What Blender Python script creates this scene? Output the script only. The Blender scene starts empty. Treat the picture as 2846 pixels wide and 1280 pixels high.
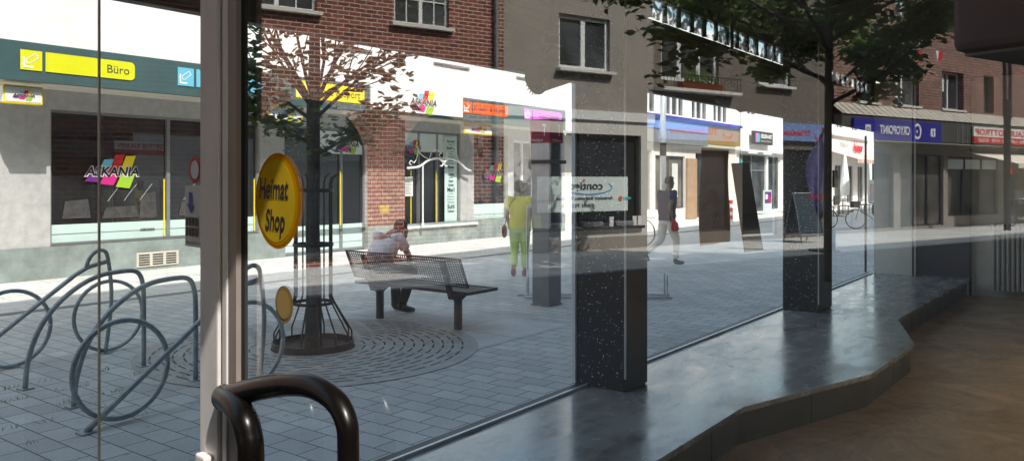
import bpy, math, random
from mathutils import Vector, Matrix
random.seed(7)
PI = math.pi
sc = bpy.context.scene
COL = sc.collection

# ------------------------------------------------------------------ tags
def tag(o, label=None, cat=None, group=None, kind=None):
    if label: o['label'] = label
    if cat: o['category'] = cat
    if group: o['group'] = group
    if kind: o['kind'] = kind
    return o
def thing(name, label, cat, loc=(0, 0, 0), rz=0, group=None):
    o = bpy.data.objects.new(name, None); COL.objects.link(o)
    o.empty_display_size = .1; o.location = loc; o.rotation_euler = (0, 0, rz)
    return tag(o, label, cat, group)
def copy_tree(o, parent=None):
    c = o.copy(); COL.objects.link(c); c.parent = parent
    for ch in list(o.children): copy_tree(ch, c)
    return c

# ------------------------------------------------------------------ mesh collector
class MB:
    def __init__(s): s.v = []; s.f = []
    def add(s, vs, fs):
        n = len(s.v); s.v += [tuple(p) for p in vs]; s.f += [tuple(i + n for i in f) for f in fs]; return s
    def box(s, x0, x1, y0, y1, z0, z1):
        x0, x1 = min(x0, x1), max(x0, x1); y0, y1 = min(y0, y1), max(y0, y1); z0, z1 = min(z0, z1), max(z0, z1)
        return s.add([(x0, y0, z0), (x1, y0, z0), (x1, y1, z0), (x0, y1, z0), (x0, y0, z1), (x1, y0, z1), (x1, y1, z1), (x0, y1, z1)],
                     [(0, 3, 2, 1), (4, 5, 6, 7), (0, 1, 5, 4), (1, 2, 6, 5), (2, 3, 7, 6), (3, 0, 4, 7)])
    def cbox(s, x0, x1, y0, y1, z0, z1, c=.01):      # box with chamfered edges
        x0, x1 = min(x0, x1), max(x0, x1); y0, y1 = min(y0, y1), max(y0, y1)
        pts = [(x0 + c, y0), (x1 - c, y0), (x1, y0 + c), (x1, y1 - c), (x1 - c, y1), (x0 + c, y1), (x0, y1 - c), (x0, y0 + c)]
        return s.prism(pts, z0, z1)
    def prism(s, pts, z0, z1):
        n = len(pts)
        vs = [(x, y, z0) for x, y in pts] + [(x, y, z1) for x, y in pts]
        fs = [tuple(reversed(range(n))), tuple(range(n, 2 * n))] + [(i, (i + 1) % n, (i + 1) % n + n, i + n) for i in range(n)]
        return s.add(vs, fs)
    def poly(s, pts): return s.add(pts, [tuple(range(len(pts)))])
    def tube(s, pts, r, seg=8, cap=True):
        pts = [Vector(p) for p in pts]; n = len(pts)
        rs = r if isinstance(r, (list, tuple)) else [r] * n
        up = None; rings = []
        for i, p in enumerate(pts):
            t = (pts[min(i + 1, n - 1)] - pts[max(i - 1, 0)])
            if t.length < 1e-7: t = Vector((0, 0, 1))
            t.normalize()
            if up is None:
                up = Vector((0, 0, 1)) if abs(t.z) < .9 else Vector((1, 0, 0))
            a = t.cross(up)
            if a.length < 1e-4: a = t.cross(Vector((.3, .9, .1)))
            a.normalize(); b = a.cross(t).normalized(); up = b
            rings.append([p + (a * math.cos(2 * PI * k / seg) + b * math.sin(2 * PI * k / seg)) * rs[i] for k in range(seg)])
        vs = [v for rg in rings for v in rg]
        fs = [(i * seg + k, i * seg + (k + 1) % seg, (i + 1) * seg + (k + 1) % seg, (i + 1) * seg + k) for i in range(n - 1) for k in range(seg)]
        if cap: fs += [tuple(reversed(range(seg))), tuple(range((n - 1) * seg, n * seg))]
        return s.add(vs, fs)
    def loft(s, rings, seg=14):                      # rings: (cx, cy, z, rx, ry)
        vs = []
        for cx, cy, z, rx, ry in rings:
            vs += [(cx + rx * math.cos(2 * PI * k / seg), cy + ry * math.sin(2 * PI * k / seg), z) for k in range(seg)]
        n = len(rings)
        fs = [(i * seg + k, i * seg + (k + 1) % seg, (i + 1) * seg + (k + 1) % seg, (i + 1) * seg + k) for i in range(n - 1) for k in range(seg)]
        fs += [tuple(reversed(range(seg))), tuple(range((n - 1) * seg, n * seg))]
        return s.add(vs, fs)
    def ball(s, c, rx, ry, rz, seg=12, rg=8):
        return s.loft([(c[0], c[1], c[2] + rz * math.cos(PI * (1 - i / rg)), rx * max(.02, math.sin(PI * i / rg)), ry * max(.02, math.sin(PI * i / rg))) for i in range(rg + 1)], seg)
    def build(s, name, mat, parent=None, smooth=False, label=None, kind=None, bevel=0):
        me = bpy.data.meshes.new(name); me.from_pydata(s.v, [], s.f); me.update()
        if smooth:
            for p in me.polygons: p.use_smooth = True
        if mat: me.materials.append(mat)
        o = bpy.data.objects.new(name, me); COL.objects.link(o)
        if parent: o.parent = parent
        if label: o['label'] = label
        if kind: o['kind'] = kind
        if bevel:
            b = o.modifiers.new('bevel', 'BEVEL'); b.width = bevel; b.segments = 2; b.limit_method = 'ANGLE'
        return o

def arc(cx, cz, r, a0, a1, n=12):
    return [(cx + r * math.cos(math.radians(a0 + (a1 - a0) * i / n)), cz + r * math.sin(math.radians(a0 + (a1 - a0) * i / n))) for i in range(n + 1)]
def smooth_path(pts, k=5):                           # Catmull-Rom
    P = [Vector(p) for p in pts]; out = []
    for i in range(len(P) - 1):
        p0, p1, p2, p3 = P[max(i - 1, 0)], P[i], P[i + 1], P[min(i + 2, len(P) - 1)]
        for j in range(k):
            t = j / k
            out.append(.5 * ((2 * p1) + (p2 - p0) * t + (2 * p0 - 5 * p1 + 4 * p2 - p3) * t * t + (3 * p1 - p0 - 3 * p2 + p3) * t ** 3))
    out.append(P[-1]); return out

# ------------------------------------------------------------------ materials
def lin(c):
    f = lambda u: u / 12.92 if u <= .04045 else ((u + .055) / 1.055) ** 2.4
    return tuple(f(x / 255) for x in c) + (1,)
def newmat(name):
    m = bpy.data.materials.new(name); m.use_nodes = True
    nt = m.node_tree; nt.nodes.clear()
    out = nt.nodes.new('ShaderNodeOutputMaterial')
    return m, nt, out
def N(nt, t, **kw):
    n = nt.nodes.new(t)
    for k, v in kw.items():
        if k in n.inputs: n.inputs[k].default_value = v
        else: setattr(n, k, v)
    return n
def pm(name, col, rough=.6, metal=0, var=.18, vs=3.0, bump=.0, bs=60, spec=.5, coat=0):
    """principled with a mottled base colour, procedural grime and optional fine bump"""
    m, nt, out = newmat(name); L = nt.links.new
    b = N(nt, 'ShaderNodeBsdfPrincipled'); b.inputs['Metallic'].default_value = metal
    b.inputs['Specular IOR Level'].default_value = spec; b.inputs['Coat Weight'].default_value = coat
    geo = N(nt, 'ShaderNodeNewGeometry')
    n1 = N(nt, 'ShaderNodeTexNoise', Scale=vs, Detail=6.0, Roughness=.65); L(geo.outputs['Position'], n1.inputs['Vector'])
    r = N(nt, 'ShaderNodeMapRange'); r.inputs['From Min'].default_value = .3; r.inputs['From Max'].default_value = .7
    r.inputs['To Min'].default_value = 1 - var; r.inputs['To Max'].default_value = 1 + var * .5
    L(n1.outputs['Fac'], r.inputs['Value'])
    mx = N(nt, 'ShaderNodeMix', data_type='RGBA', blend_type='MULTIPLY'); mx.inputs[0].default_value = 1
    mx.inputs[6].default_value = tuple(col[:3]) + (1,)
    L(r.outputs[0], mx.inputs[7]); L(mx.outputs[2], b.inputs['Base Color'])
    rr = N(nt, 'ShaderNodeMapRange'); rr.inputs['To Min'].default_value = max(0, rough - .1); rr.inputs['To Max'].default_value = min(1, rough + .12)
    L(n1.outputs['Fac'], rr.inputs['Value']); L(rr.outputs[0], b.inputs['Roughness'])
    if bump:
        n2 = N(nt, 'ShaderNodeTexNoise', Scale=bs, Detail=4.0); L(geo.outputs['Position'], n2.inputs['Vector'])
        bp = N(nt, 'ShaderNodeBump', Strength=bump, Distance=.01); L(n2.outputs['Fac'], bp.inputs['Height']); L(bp.outputs[0], b.inputs['Normal'])
    L(b.outputs[0], out.inputs[0]); return m
def brickmat(name, c1, c2, mortar, bw, rh, ms, plane='xz', rough=.85, bump=.4, rot=0, off=.5, stain=.25):
    m, nt, out = newmat(name); L = nt.links.new
    geo = N(nt, 'ShaderNodeNewGeometry'); sep = N(nt, 'ShaderNodeSeparateXYZ'); L(geo.outputs['Position'], sep.inputs[0])
    cmb = N(nt, 'ShaderNodeCombineXYZ')
    if plane == 'xz':
        ad = N(nt, 'ShaderNodeMath', operation='ADD'); L(sep.outputs[0], ad.inputs[0]); L(sep.outputs[1], ad.inputs[1])
        L(ad.outputs[0], cmb.inputs[0]); L(sep.outputs[2], cmb.inputs[1])
    else: L(sep.outputs[0], cmb.inputs[0]); L(sep.outputs[1], cmb.inputs[1])
    mp = N(nt, 'ShaderNodeMapping'); mp.inputs['Rotation'].default_value = (0, 0, rot); mp.inputs['Location'].default_value = (50, 50, 0)
    L(cmb.outputs[0], mp.inputs['Vector'])
    wob = N(nt, 'ShaderNodeTexNoise', Scale=2.5, Detail=2.0); L(mp.outputs[0], wob.inputs['Vector'])
    va = N(nt, 'ShaderNodeVectorMath', operation='MULTIPLY_ADD'); va.inputs[1].default_value = (.012, .006, 0); L(wob.outputs['Color'], va.inputs[0]); L(mp.outputs[0], va.inputs[2])
    bt = N(nt, 'ShaderNodeTexBrick'); bt.offset = off
    for k, v in {'Color1': c1 + (1,), 'Color2': c2 + (1,), 'Mortar': mortar + (1,), 'Scale': 1.0, 'Mortar Size': ms, 'Mortar Smooth': .2, 'Bias': 0.0, 'Brick Width': bw, 'Row Height': rh}.items(): bt.inputs[k].default_value = v
    L(va.outputs[0], bt.inputs['Vector'])
    n1 = N(nt, 'ShaderNodeTexNoise', Scale=.9, Detail=8.0, Roughness=.7); L(geo.outputs['Position'], n1.inputs['Vector'])
    n3 = N(nt, 'ShaderNodeTexNoise', Scale=55.0, Detail=3.0); L(geo.outputs['Position'], n3.inputs['Vector'])
    r = N(nt, 'ShaderNodeMapRange'); r.inputs['From Min'].default_value = .3; r.inputs['From Max'].default_value = .7; r.inputs['To Min'].default_value = 1 - stain; r.inputs['To Max'].default_value = 1 + stain * .4
    L(n1.outputs['Fac'], r.inputs['Value'])
    r3 = N(nt, 'ShaderNodeMapRange'); r3.inputs['To Min'].default_value = .8; r3.inputs['To Max'].default_value = 1.2; L(n3.outputs['Fac'], r3.inputs['Value'])
    mm = N(nt, 'ShaderNodeMath', operation='MULTIPLY'); L(r.outputs[0], mm.inputs[0]); L(r3.outputs[0], mm.inputs[1])
    mx = N(nt, 'ShaderNodeMix', data_type='RGBA', blend_type='MULTIPLY'); mx.inputs[0].default_value = 1
    L(bt.outputs['Color'], mx.inputs[6]); L(mm.outputs[0], mx.inputs[7])
    if plane == 'xy':
        vo = N(nt, 'ShaderNodeTexVoronoi', Scale=3.5); L(geo.outputs['Position'], vo.inputs['Vector'])
        gm_ = N(nt, 'ShaderNodeMapRange'); gm_.inputs['From Min'].default_value = .04; gm_.inputs['From Max'].default_value = .075; gm_.inputs['To Min'].default_value = .62; L(vo.outputs['Distance'], gm_.inputs['Value'])
        m2 = N(nt, 'ShaderNodeMath', operation='MULTIPLY'); L(mm.outputs[0], m2.inputs[0]); L(gm_.outputs[0], m2.inputs[1]); L(m2.outputs[0], mx.inputs[7])
    b = N(nt, 'ShaderNodeBsdfPrincipled', Roughness=rough); L(mx.outputs[2], b.inputs['Base Color'])
    bp = N(nt, 'ShaderNodeBump', Strength=bump, Distance=.01); bp.invert = True; L(bt.outputs['Fac'], bp.inputs['Height']); L(bp.outputs[0], b.inputs['Normal'])
    L(b.outputs[0], out.inputs[0]); return m
def glassmat(name, trans, gloss, tint=(1, 1, 1), rough=0.0):
    m, nt, out = newmat(name); L = nt.links.new
    t = N(nt, 'ShaderNodeBsdfTransparent'); t.inputs[0].default_value = (trans * tint[0], trans * tint[1], trans * tint[2], 1)
    g = N(nt, 'ShaderNodeBsdfGlossy'); g.inputs['Color'].default_value = (gloss, gloss, gloss * 1.0, 1); g.inputs['Roughness'].default_value = rough
    a = N(nt, 'ShaderNodeAddShader'); L(t.outputs[0], a.inputs[0]); L(g.outputs[0], a.inputs[1])
    geo = N(nt, 'ShaderNodeNewGeometry'); mp = N(nt, 'ShaderNodeMapping'); mp.inputs['Scale'].default_value = (6, 6, 1.6); L(geo.outputs['Position'], mp.inputs['Vector'])
    n = N(nt, 'ShaderNodeTexNoise', Scale=1.2, Detail=9.0, Roughness=.7, Distortion=.8); L(mp.outputs[0], n.inputs['Vector'])
    r = N(nt, 'ShaderNodeMapRange'); r.inputs['From Min'].default_value = .5; r.inputs['From Max'].default_value = .8; r.inputs['To Max'].default_value = .035; L(n.outputs['Fac'], r.inputs['Value'])
    d = N(nt, 'ShaderNodeBsdfTranslucent'); d.inputs[0].default_value = (.8, .8, .8, 1)
    mx = N(nt, 'ShaderNodeMixShader'); L(r.outputs[0], mx.inputs[0]); L(a.outputs[0], mx.inputs[1]); L(d.outputs[0], mx.inputs[2]); L(mx.outputs[0], out.inputs[0])
    return m
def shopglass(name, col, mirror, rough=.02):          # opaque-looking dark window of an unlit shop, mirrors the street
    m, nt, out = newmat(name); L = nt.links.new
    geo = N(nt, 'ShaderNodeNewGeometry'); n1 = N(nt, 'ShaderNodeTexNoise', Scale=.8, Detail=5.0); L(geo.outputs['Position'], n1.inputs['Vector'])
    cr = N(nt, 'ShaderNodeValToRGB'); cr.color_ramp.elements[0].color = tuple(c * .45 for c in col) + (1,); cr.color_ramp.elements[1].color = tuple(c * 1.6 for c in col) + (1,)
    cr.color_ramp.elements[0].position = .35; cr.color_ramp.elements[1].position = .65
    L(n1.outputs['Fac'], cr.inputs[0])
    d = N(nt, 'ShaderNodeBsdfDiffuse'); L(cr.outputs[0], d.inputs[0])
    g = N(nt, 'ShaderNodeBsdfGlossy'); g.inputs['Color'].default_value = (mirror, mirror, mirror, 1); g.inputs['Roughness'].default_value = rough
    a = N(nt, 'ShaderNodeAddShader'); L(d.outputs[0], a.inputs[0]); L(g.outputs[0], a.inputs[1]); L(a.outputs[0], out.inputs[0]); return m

MT = {}
MT['white_plaster'] = pm('white plaster', (.86, .86, .84), .9, var=.06, vs=2, bump=.5, bs=90)
MT['white_paint'] = pm('white paint', (.82, .82, .8), .5, var=.06)
MT['grey_plaster'] = pm('light grey rough plaster', (.50, .50, .49), .95, var=.2, vs=5, bump=.8, bs=70)
MT['stucco'] = pm('grey brown stucco', (.33, .295, .26), .95, var=.12, vs=1.2, bump=.6, bs=80)
MT['stucco_light'] = pm('pale shop plaster', (.72, .69, .64), .9, var=.12, vs=1.5, bump=.3)
MT['stucco_dark'] = pm('dark brown stucco', (.17, .145, .125), .95, var=.12, vs=1.2, bump=.4)
MT['green_fascia'] = pm('dark teal grey fascia paint', (.055, .11, .115), .5, var=.12, vs=1.5)
MT['plinth'] = pm('grey green painted plinth', (.27, .32, .305), .8, var=.35, vs=2.5, bump=.2)
MT['soffit'] = pm('beige soffit', (.62, .58, .5), .8, var=.08)
MT['teal_strip'] = pm('pale teal window foil', (.60, .76, .73), .5, var=.08, vs=1)
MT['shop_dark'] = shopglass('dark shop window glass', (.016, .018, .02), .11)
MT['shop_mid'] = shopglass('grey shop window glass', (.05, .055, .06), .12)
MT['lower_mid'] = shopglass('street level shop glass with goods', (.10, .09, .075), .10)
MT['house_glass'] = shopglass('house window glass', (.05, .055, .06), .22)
MT['frame_grey'] = pm('grey aluminium frame', (.28, .29, .3), .4, metal=.3)
MT['frame_dark'] = pm('dark window frame', (.05, .05, .052), .45)
MT['frame_white'] = pm('white window frame', (.85, .85, .84), .4, var=.04)
MT['brick_red'] = brickmat('sunlit red brick', (.30, .08, .055), (.15, .035, .028), (.55, .48, .40), .24, .085, .009)
MT['brick_brown'] = brickmat('brown red brick', (.42, .23, .18), (.27, .135, .105), (.09, .07, .06), .25, .1, .014)
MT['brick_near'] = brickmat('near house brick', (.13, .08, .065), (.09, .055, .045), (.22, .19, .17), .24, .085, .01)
MT['pavers'] = brickmat('grey concrete pavers', (.68, .665, .63), (.55, .54, .52), (.12, .125, .13), .29, .19, .005, 'xy', .8, .35, rot=PI / 2, stain=.22)
MT['slabs'] = brickmat('large pale slabs', (.72, .71, .68), (.63, .62, .6), (.3, .3, .3), .6, .4, .007, 'xy', .85, .3, stain=.2)
MT['steel'] = pm('galvanised steel', (.44, .50, .53), .42, metal=.5, var=.3, vs=14, bump=.05)
MT['galv'] = pm('bright galvanised tube', (.68, .7, .72), .35, metal=.6, var=.15, vs=10)
MT['iron'] = pm('dark iron', (.035, .038, .045), .45, metal=.3, var=.2, vs=10)
MT['bench_paint'] = pm('dark bench coating', (.045, .05, .06), .42, metal=.2, var=.2, vs=8)
MT['grate'] = pm('cast iron grate', (.46, .45, .43), .6, metal=.2, var=.25, vs=5, bump=.3)
MT['black'] = pm('black', (.012, .012, .013), .5, var=.2)
MT['rubber'] = pm('rubber seal', (.01, .01, .01), .6)
MT['bark'] = pm('dark bark', (.11, .10, .085), .9, var=.4, vs=18, bump=.8, bs=40)
def leafmat(name, c1, c2, tl=.4):
    m, nt, out = newmat(name); L = nt.links.new
    geo = N(nt, 'ShaderNodeNewGeometry'); n1 = N(nt, 'ShaderNodeTexNoise', Scale=5.0, Detail=5.0); L(geo.outputs['Position'], n1.inputs['Vector'])
    cr = N(nt, 'ShaderNodeValToRGB'); L(n1.outputs['Fac'], cr.inputs[0]); e = cr.color_ramp.elements; e[0].position = .35; e[1].position = .65; e[0].color = c1 + (1,); e[1].color = c2 + (1,)
    b = N(nt, 'ShaderNodeBsdfPrincipled', Roughness=.5); t = N(nt, 'ShaderNodeBsdfTranslucent'); L(cr.outputs[0], b.inputs['Base Color']); L(cr.outputs[0], t.inputs[0])
    a = N(nt, 'ShaderNodeMixShader'); a.inputs[0].default_value = tl; L(b.outputs[0], a.inputs[1]); L(t.outputs[0], a.inputs[2]); L(a.outputs[0], out.inputs[0]); return m
MT['leaf_green'] = leafmat('green leaves', (.05, .09, .02), (.12, .17, .05))
MT['leaf_light'] = leafmat('pale green leaves', (.14, .22, .05), (.24, .32, .10))
MT['leaf_dark'] = leafmat('dark green leaves', (.08, .13, .04), (.24, .33, .11), .55)
MT['soil'] = pm('soil', (.05, .04, .03), .95)
MT['post_pink'] = pm('old off white door paint', (.88, .82, .79), .4, var=.12, vs=6)
MT['post_brown'] = pm('brown grey profile', (.34, .28, .25), .4)
MT['handle'] = pm('dark brown enamel', (.006, .0045, .004), .3, var=.3, vs=12, spec=.35)
MT['yellow'] = pm('yellow', lin((250, 225, 20)), .5, var=.03)
MT['ylime'] = pm('lime yellow', lin((225, 225, 25)), .5, var=.03)
MT['orange'] = pm('orange', lin((240, 95, 20)), .5, var=.03)
MT['skyblue'] = pm('sky blue', lin((110, 195, 225)), .5, var=.03)
MT['purple'] = pm('pink purple', lin((215, 110, 215)), .5, var=.03)
MT['violet'] = pm('violet', lin((110, 35, 130)), .5, var=.03)
MT['magenta'] = pm('magenta', lin((205, 40, 130)), .5, var=.03)
MT['tmag'] = pm('dull magenta', lin((170, 45, 75)), .5, var=.05)
MT['lime'] = pm('lime', lin((160, 200, 50)), .5, var=.03)
MT['red'] = pm('red', lin((205, 25, 35)), .5, var=.05)
MT['blue'] = pm('blue', lin((40, 60, 175)), .5, var=.05)
MT['navy_sign'] = pm('indigo sign', lin((42, 38, 150)), .5, var=.05)
MT['lblue'] = pm('pale blue sign', lin((120, 150, 205)), .5, var=.05)
MT['cyan'] = pm('cyan', lin((20, 150, 215)), .5, var=.03)
MT['teal'] = pm('teal', lin((40, 185, 180)), .5, var=.03)
MT['gold'] = pm('bronze gold', lin((150, 120, 60)), .5, var=.1)
MT['amber'] = pm('amber ring', lin((228, 130, 14)), .5, var=.05)
MT['stick_y'] = pm('sticker yellow', lin((246, 222, 40)), .5, var=.05)
MT['text_black'] = pm('black lettering', (.012, .012, .014), .5, var=.05)
MT['text_white'] = pm('white lettering', (.85, .85, .85), .5, var=.02)
MT['text_dark'] = pm('dark lettering', (.03, .05, .06), .5, var=.05)
MT['frost'] = pm('frosted foil', (.78, .88, .86), .5, var=.05, vs=1)
MT['wood'] = pm('warm wood', (.42, .27, .16), .55, var=.25, vs=4)
MT['card'] = pm('brown card back', (.30, .22, .17), .8, var=.12, vs=4)
MT['cream'] = pm('cream wall paint', (.80, .76, .66), .7, var=.12, vs=3)
MT['cream_lt'] = pm('cream awning cloth', (.95, .88, .76), .9, var=.05)
MT['slat_metal'] = pm('weathered slatted shutter', (.10, .095, .09), .5, metal=.2, var=.2, vs=3)
MT['seam_metal'] = pm('standing seam sheet roof', (.62, .56, .48), .6, metal=0, var=.2, vs=3)
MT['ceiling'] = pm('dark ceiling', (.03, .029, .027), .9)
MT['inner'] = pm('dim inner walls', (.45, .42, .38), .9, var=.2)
MT['panelgrey'] = pm('grey lilac glass panel', (.085, .078, .09), .3, var=.15, vs=2)
MT['radiator'] = pm('radiator enamel', (.6, .58, .54), .4, var=.12, vs=10)
MT['cladding'] = pm('polished dark cladding', (.075, .07, .066), .22, var=.3, vs=2)
MT['bulk'] = pm('grey bulkhead', (.30, .16, .16), .7, var=.1)
MT['skin'] = pm('skin', (.42, .25, .18), .55, var=.1, vs=20)
MT['skin_dark'] = pm('tanned skin', (.25, .14, .09), .55, var=.1, vs=20)
MT['hair_dark'] = pm('dark hair', (.02, .015, .013), .6, var=.3, vs=60)
MT['hair_red'] = pm('auburn hair', (.11, .035, .025), .6, var=.3, vs=60)
MT['shirt_yellow'] = pm('yellow jersey', (.95, .82, .10), .9, var=.15, vs=9, bump=.6, bs=14)
MT['trouser_lime'] = pm('lime cotton', (.70, .88, .28), .9, var=.12, vs=9, bump=.6, bs=12)
MT['navy'] = pm('navy cotton', (.018, .022, .07), .9, var=.2, vs=9, bump=.6, bs=14)
MT['beige'] = pm('beige cotton', (.72, .69, .63), .9, var=.12, vs=9, bump=.7, bs=12)
MT['shirt_grey'] = pm('pale grey cotton', (.86, .88, .94), .9, var=.15, vs=9, bump=.8, bs=14)
MT['jeans'] = pm('black jeans', (.02, .022, .028), .9, var=.2, vs=9, bump=.6, bs=14)
MT['leather'] = pm('brown leather', (.22, .05, .025), .4, var=.2, vs=20)
MT['slate'] = pm('chalkboard', (.02, .055, .085), .5, var=.35, vs=9)

# granite with light specks
def granite():
    m, nt, out = newmat('speckled granite'); L = nt.links.new
    geo = N(nt, 'ShaderNodeNewGeometry')
    v = N(nt, 'ShaderNodeTexVoronoi', Scale=48.0); v.inputs['Randomness'].default_value = 1; L(geo.outputs['Position'], v.inputs['Vector'])
    n = N(nt, 'ShaderNodeTexNoise', Scale=30.0, Detail=3.0); L(geo.outputs['Position'], n.inputs['Vector'])
    ad = N(nt, 'ShaderNodeMath', operation='MULTIPLY_ADD'); ad.inputs[1].default_value = -.55; L(n.outputs['Fac'], ad.inputs[0]); ad.inputs[2].default_value = .41
    lt = N(nt, 'ShaderNodeMath', operation='LESS_THAN'); L(v.outputs['Distance'], lt.inputs[0]); L(ad.outputs[0], lt.inputs[1])
    c = N(nt, 'ShaderNodeMix', data_type='RGBA'); c.inputs[6].default_value = (.022, .02, .022, 1); c.inputs[7].default_value = (.9, .85, .78, 1); L(lt.outputs[0], c.inputs[0])
    b = N(nt, 'ShaderNodeBsdfPrincipled', Roughness=.25); L(c.outputs[2], b.inputs['Base Color']); L(b.outputs[0], out.inputs[0]); return m
MT['granite'] = granite()
# worn linoleum on the platform
def lino():
    m, nt, out = newmat('worn grey linoleum'); L = nt.links.new
    geo = N(nt, 'ShaderNodeNewGeometry')
    n = N(nt, 'ShaderNodeTexNoise', Scale=2.2, Detail=9.0, Roughness=.7, Distortion=.6); L(geo.outputs['Position'], n.inputs['Vector'])
    mp = N(nt, 'ShaderNodeMapping'); mp.inputs['Scale'].default_value = (1.2, 4, 1); mp.inputs['Rotation'].default_value = (0, 0, .5); L(geo.outputs['Position'], mp.inputs['Vector'])
    n2 = N(nt, 'ShaderNodeTexNoise', Scale=1.5, Detail=5.0, Roughness=.6); L(mp.outputs[0], n2.inputs['Vector'])
    ad = N(nt, 'ShaderNodeMath', operation='ADD'); L(n.outputs['Fac'], ad.inputs[0]); L(n2.outputs['Fac'], ad.inputs[1])
    cr = N(nt, 'ShaderNodeValToRGB'); L(ad.outputs[0], cr.inputs[0])
    e = cr.color_ramp.elements; e[0].position = .75; e[0].color = (.17, .16, .15, 1); e[1].position = 1.2; e[1].color = (.40, .38, .35, 1)
    e2 = cr.color_ramp.elements.new(.66); e2.color = (.08, .08, .085, 1)
    b = N(nt, 'ShaderNodeBsdfPrincipled', Roughness=.3); L(cr.outputs[0], b.inputs['Base Color'])
    rr = N(nt, 'ShaderNodeMapRange'); rr.inputs['From Min'].default_value = .7; rr.inputs['From Max'].default_value = 1.3; rr.inputs['To Min'].default_value = .12; rr.inputs['To Max'].default_value = .36
    L(ad.outputs[0], rr.inputs['Value']); L(rr.outputs[0], b.inputs['Roughness'])
    b.inputs['Specular IOR Level'].default_value = 1.0; b.inputs['IOR'].default_value = 1.75
    L(b.outputs[0], out.inputs[0]); return m
MT['lino'] = lino()
def shopfloor():
    m, nt, out = newmat('scuffed brown screed'); L = nt.links.new
    geo = N(nt, 'ShaderNodeNewGeometry')
    n = N(nt, 'ShaderNodeTexNoise', Scale=1.7, Detail=12.0, Roughness=.8, Distortion=.7); L(geo.outputs['Position'], n.inputs['Vector'])
    cr = N(nt, 'ShaderNodeValToRGB'); L(n.outputs['Fac'], cr.inputs[0]); e = cr.color_ramp.elements
    e[0].position = .3; e[0].color = (.36, .22, .12, 1); e[1].position = .66; e[1].color = (.88, .58, .35, 1)
    sp = N(nt, 'ShaderNodeTexNoise', Scale=14.0, Detail=8.0, Roughness=.8); L(geo.outputs['Position'], sp.inputs['Vector'])
    c2 = N(nt, 'ShaderNodeValToRGB'); L(sp.outputs['Fac'], c2.inputs[0]); c2.color_ramp.elements[0].position = .58; c2.color_ramp.elements[1].position = .72
    mx = N(nt, 'ShaderNodeMix', data_type='RGBA'); mx.inputs[7].default_value = (.5, .45, .38, 1); L(cr.outputs[0], mx.inputs[6])
    mu = N(nt, 'ShaderNodeMath', operation='MULTIPLY'); mu.inputs[1].default_value = .5; L(c2.outputs[0], mu.inputs[0]); L(mu.outputs[0], mx.inputs[0])
    b = N(nt, 'ShaderNodeBsdfPrincipled', Roughness=.6); L(mx.outputs[2], b.inputs['Base Color']); L(b.outputs[0], out.inputs[0]); return m
MT['shopfloor'] = shopfloor()
MT['pane_glass'] = glassmat('reflecting door glass', .98, .34)
MT['side_glass'] = glassmat('side pane glass', .97, .03, (.98, 1, .99))
MT['front_glass'] = glassmat('shop front glass', .99, .015)
MT['frosted'] = pm('white translucent glass tile', (.8, .8, .8), .4, var=.3, vs=16)
def translucent_tile():
    m, nt, out = newmat('lit structured glass tile'); L = nt.links.new
    geo = N(nt, 'ShaderNodeNewGeometry')
    w = N(nt, 'ShaderNodeTexNoise', Scale=9.0, Detail=1.0, Distortion=1.2); L(geo.outputs['Position'], w.inputs['Vector'])
    cr = N(nt, 'ShaderNodeValToRGB'); L(w.outputs['Fac'], cr.inputs[0]); e = cr.color_ramp.elements
    e[0].position = .47; e[0].color = (.25, .25, .25, 1); e[1].position = .53; e[1].color = (1, 1, 1, 1)
    t = N(nt, 'ShaderNodeBsdfTranslucent'); L(cr.outputs[0], t.inputs[0])
    tr = N(nt, 'ShaderNodeBsdfTransparent'); L(cr.outputs[0], tr.inputs[0])
    mx = N(nt, 'ShaderNodeMixShader'); mx.inputs[0].default_value = .75; L(t.outputs[0], mx.inputs[1]); L(tr.outputs[0], mx.inputs[2]); L(mx.outputs[0], out.inputs[0]); return m
MT['tile'] = translucent_tile()

# ------------------------------------------------------------------ lettering
FONT_CACHE = {}
def text_data(s, bold=0.0):
    key = (s, bold)
    if key in FONT_CACHE: return FONT_CACHE[key]
    cu = bpy.data.curves.new('t', 'FONT'); cu.body = s; cu.size = 1; cu.offset = bold; cu.resolution_u = 3
    o = bpy.data.objects.new('t', cu); COL.objects.link(o)
    dg = bpy.context.evaluated_depsgraph_get()
    me = bpy.data.meshes.new_from_object(o.evaluated_get(dg))
    vs = [(v.co.x, v.co.y) for v in me.vertices]; fs = [tuple(p.vertices) for p in me.polygons]
    bpy.data.objects.remove(o); bpy.data.meshes.remove(me); bpy.data.curves.remove(cu)
    if vs:
        x0 = min(v[0] for v in vs); x1 = max(v[0] for v in vs)
    else: x0, x1 = 0, 1
    FONT_CACHE[key] = (vs, fs, x0, x1); return FONT_CACHE[key]
def text(mb, s, fr, x, z, h=None, w=None, bold=0.0, shear=0, off=.004):
    """lettering laid in frame fr=(origin, xdir, normal): cap height h, width w"""
    vs, fs, x0, x1 = text_data(s, bold)
    sy = (h or .1) / .73; sx = (w / (x1 - x0)) if w else sy
    O, X, Nn = fr
    pts = []
    for vx, vy in vs:
        a = x + (vx - x0) * sx + vy * sy * shear; b = z + vy * sy
        pts.append((O[0] + X[0] * a + Nn[0] * off, O[1] + X[1] * a + Nn[1] * off, O[2] + b))
    mb.add(pts, fs); return mb
def flat(mb, fr, pts2, off=.003):
    O, X, Nn = fr
    return mb.poly([(O[0] + X[0] * a + Nn[0] * off, O[1] + X[1] * a + Nn[1] * off, O[2] + b) for a, b in pts2])
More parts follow.
